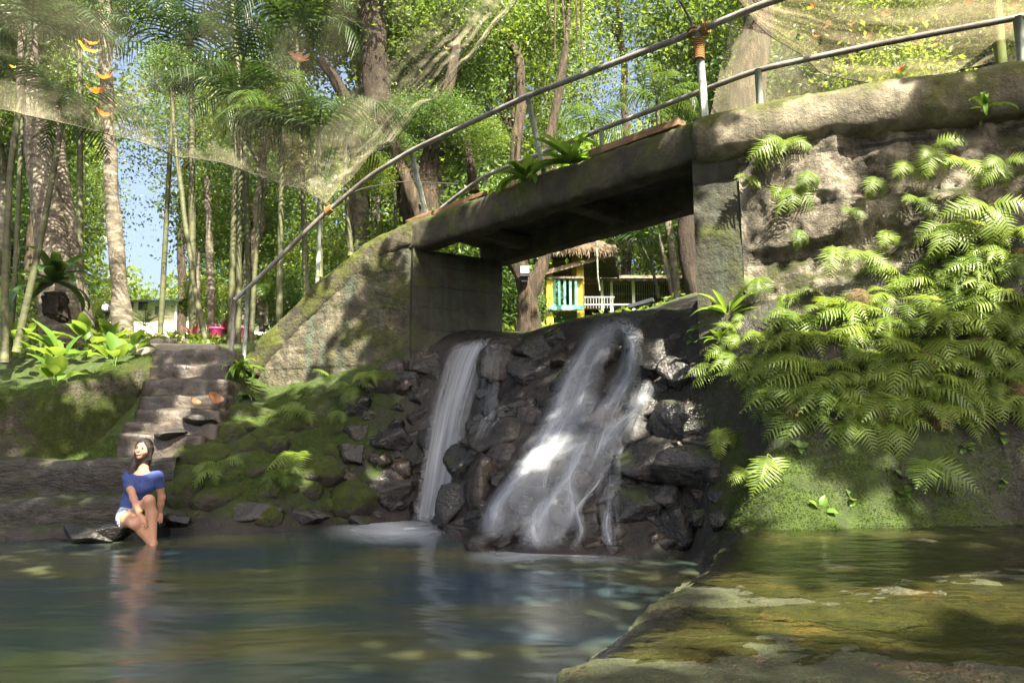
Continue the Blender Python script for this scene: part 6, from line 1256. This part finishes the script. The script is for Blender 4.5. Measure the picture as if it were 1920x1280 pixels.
def hand(w, d, side, nrm, curl):
    """palm and five separate fingers; d along the hand, side towards the thumb, nrm out of the back of the hand"""
    d, side = unit(d), unit(side); nrm = unit(nrm); p0, p1 = w, w + d * .075
    for k in (-1, -.33, .33, 1): B.cap(p0 + side * k * .016, p1 + side * k * .028, .014, .0125, .012)
    for k, L in zip((1, .33, -.33, -1), (.068, .076, .071, .055)):
        b = p1 + side * k * .029; q1 = b + (d * math.cos(curl) - nrm * math.sin(curl) + side * k * .10) * L * .45; q2 = q1 + (d * math.cos(curl * 2) - nrm * math.sin(curl * 2) + side * k * .08) * L * .32; q3 = q2 + (d * math.cos(curl * 2.8) - nrm * math.sin(curl * 2.8)) * L * .25
        B.cap(b, q1, .0098, .0088, .004); B.cap(q1, q2, .0088, .0080, .004); B.cap(q2, q3, .0080, .0068, .004)
    t0 = p0 + d * .022 + side * .024; t1 = t0 + (d * .75 + side * .65 - nrm * .2) * .038; t2 = t1 + (d * .95 + side * .15 - nrm * .35) * .03; B.cap(t0, t1, .0135, .011, .008); B.cap(t1, t2, .011, .0085, .004)
hd = unit(at(274, 1000, 7.28) - rw); hand(rw, hd, np.cross(hd, [0, -1, .2]) * 1.0, np.array([-.1, -1, .45]), .28)
hand(lw, np.array([.12, -.25, -.95]) * .6 + np.array([.3, -.6, 0]), np.array([-1, -.2, 0]), np.array([.2, .1, 1.0]), .25)
V, Q = B.mesh(); prs = empty('person', at(255, 975, 7.65), 'woman in blue shirt and frayed denim shorts sitting by the pool, feet in the water', 'person')
mb = MB(); mb.addq(V, Q); mb.build('body', M['skin'], prs)
# shirt
S = Field(lo, hi, H); body(S, .013); S.cap(rs, rs * .55 + re * .45, .056, .052, .03); S.cap(ls, ls * .55 + le * .45, .056, .052, .03)
S.half(pelv + [0, 0, -.005], [-.18, -.35, -1]); S.ell(neck + [0, -.045, .035], np.eye(3), (.118, .15, .112), .01, True)
rd = unit(re - rs); ld = unit(le - ls); V, Q = S.mesh(); V = V + (.011 * fbm(V * [9, 9, 17], 3, 4))[:, None] * unit(V - (pelv + chest) / 2); mb = MB(); mb.addq(V, Q); mb.build('shirt', M['shirt'], prs)
S = Field(lo, hi, H); S.ell(pelv + [0, .02, .02], np.eye(3), (.174, .136, .125), .04)
for a_, b_ in ((rh, rk), (lh, lk)): S.cap(a_, a_ * .58 + b_ * .42, .108, .094, .04)
S.half(pelv + [0, 0, .06], [0, 0, 1]); S.half(rh * .60 + rk * .40 + [.0, 0, 0], unit(rk - rh + lk - lh)); V, Q = S.mesh(); V = V + (.005 * fbm(V * 50, 3, 4))[:, None] * unit(V - pelv); mb = MB(); mb.addq(V, Q)
sh_ = mb.build('shorts', M['denim'], prs); r_ = np.random.default_rng(6); mb = MB(); dth = unit(rk - rh); e1 = unit(np.cross(dth, [0, 0, 1.0])); e2 = np.cross(dth, e1)
for k in range(150):
    a = r_.uniform(0, 2 * PI); c = rh * .60 + rk * .40; p = c + (e1 * math.cos(a) + e2 * math.sin(a)) * .097 - dth * .012; q = p + dth * r_.uniform(.012, .04) + r_.normal(0, .007, 3) - [0, 0, .008]; w_ = np.cross(dth, p - c); w_ = unit(w_) * .003; mb.add([p - w_, p + w_, q + w_ * .5, q - w_ * .5], [(0, 1, 2, 3)])
mb.build('frayed_hem', M['white'], sh_, smooth=False)
# hair
S = Field(lo, hi, H); S.ell(HC + hu * .022 - fwd * .014, HX, (.087, .098, .104), .02); S.cap(HC - fwd * .05 - hu * .02, HC - fwd * .075 - hu * .13, .078, .062, .04); S.cap(HC - fwd * .06 - hu * .12, neck + [-.06, .07, -.06], .055, .05, .05)
S.cap(HC - hr * .0 - fwd * .03 - hu * .05, HC - fwd * .05 - hu * .16, .06, .05, .04)
for sx in (-1, 1): S.cap(HC + hr * sx * .070 + hu * .03, HC + hr * sx * .078 - hu * .10 - fwd * .03, .024, .022, .02)
lside = -1 if hr[0] > 0 else 1; S.cap(HC + hr * lside * .078 - hu * .07 - fwd * .04, rs + [.045, -.01, .035], .030, .030, .03); S.cap(rs + [.045, -.01, .035], rs + [.035, -.055, -.045], .030, .014, .03); S.cap(HC + hr * lside * .06 - hu * .10 - fwd * .05, rs + [-.01, .03, .03], .04, .028, .03)
S.ell(HC + fwd * .075 - hu * .022, HX, (.066, .085, .082), .012, True)
V, Q = S.mesh(); V = V + (.004 * fbm((V - HC) @ HX.T * [60, 60, 9], 3, 4))[:, None] * unit(V - HC); mb = MB(); mb.addq(V, Q); mb.build('hair', M['hair'], prs)
for sx in (-1, 1):
    mb = MB(); v, f = ico(3); mb.add(HC + hr * sx * .031 + fwd * .0815 + hu * .003 + (v * [.012, .006, .0045]) @ HX, f); mb.build('eye', M['eye'], prs)
    mb = MB(); x = np.linspace(-1, 1, 9); mb.tube(HC + hr * (sx * .031 + .016 * x)[:, None] + fwd * (.0885 - .004 * x * x)[:, None] + hu * (.0225 - .005 * x * x)[:, None], .0032 * (1.1 - x * x * .7), 6); mb.build('eyebrow', M['hair'], prs)
x = np.linspace(-1, 1, 11); arc = lambda z, dz, f: HC + hr * (.024 * x)[:, None] + fwd * (f - .012 * x * x)[:, None] + hu * (z + dz * x * x)[:, None]
mb = MB(); mb.tube(arc(-.051, .008, .0985), .0042 * (1.05 - x ** 4 * .6), 6); mb.tube(arc(-.063, .017, .0965), .0050 * (1.05 - x ** 4 * .6), 6); mb.build('lips', M['lip'], prs)
mb = MB(); mb.tube(arc(-.057, .012, .0965), .0052 * (1.05 - x ** 4 * .8), 6); mb.build('teeth', M['teeth'], prs)
# the stone she sits on
v, f = rough_box((.62, .5, .32), 12, .03, .4, 77, 4); mb = MB(); c = pelv + [0, .10, -.27]; mb.add(c + v, f); tag(mb.build('seat_boulder', M['wetrock'], None, c), 'dark stone block the woman is sitting on', 'rock')
# ------------------------------------------------------------ camera, light, render settings
cam = bpy.data.cameras.new('camera'); cam.sensor_width = 36; cam.lens = 36 * F / 1920; cam.clip_start = .05; cam.clip_end = 2000
co = bpy.data.objects.new('camera', cam); C.objects.link(co); co.location = (0, 0, CAMZ); co.rotation_euler = (PI / 2 + PITCH, 0, 0)
sc = bpy.context.scene; sc.camera = co
sun = bpy.data.lights.new('sun', 'SUN'); sun.energy = 5.0; sun.angle = math.radians(.5); sun.color = (1, .91, .72)
so = bpy.data.objects.new('sun', sun); C.objects.link(so); so.rotation_euler = Vector([float(a) for a in SUN]).to_track_quat('Z', 'Y').to_euler(); so.location = (5, -8, 14)
w = bpy.data.worlds.new('World'); sc.world = w; w.use_nodes = True; nt = w.node_tree; bg = nt.nodes['Background']
sk = nt.nodes.new('ShaderNodeTexSky'); sk.sky_type = 'NISHITA'; sk.sun_disc = False
sk.sun_elevation = math.asin(SUN[2]); sk.sun_rotation = math.atan2(SUN[0], SUN[1]); sk.air_density = 0.7; sk.dust_density = 8.0; sk.ozone_density = 0.0
nt.links.new(sk.outputs[0], bg.inputs[0]); bg.inputs[1].default_value = .075
sc.view_settings.view_transform = 'Standard'; sc.view_settings.look = 'None'; sc.view_settings.gamma = 1; sc.view_settings.exposure = 2.75
sc.cycles.use_denoising = True; sc.cycles.max_bounces = 8; sc.cycles.diffuse_bounces = 4; sc.cycles.glossy_bounces = 3; sc.cycles.transmission_bounces = 3
sc.cycles.transparent_max_bounces = 24; sc.cycles.caustics_reflective = False; sc.cycles.caustics_refractive = False; sc.cycles.sample_clamp_indirect = 6
HAZE = 0.00025
if HAZE:
    mb = MB(); mb.box((0, 20, 12), (160, 130, 34)); t = NT('haze_air'); pv = t.n('ShaderNodeVolumePrincipled'); pv.inputs['Color'].default_value = (.95, .96, .90, 1); pv.inputs['Density'].default_value = HAZE; pv.inputs['Anisotropy'].default_value = .3
    t.link(pv.outputs[0], t.out.inputs['Volume']); hz = mb.build('haze', t.m, smooth=False); tag(hz, 'faint sunlit haze hanging in the wood', 'haze', kind='stuff')
    sc.cycles.volume_bounces = 0
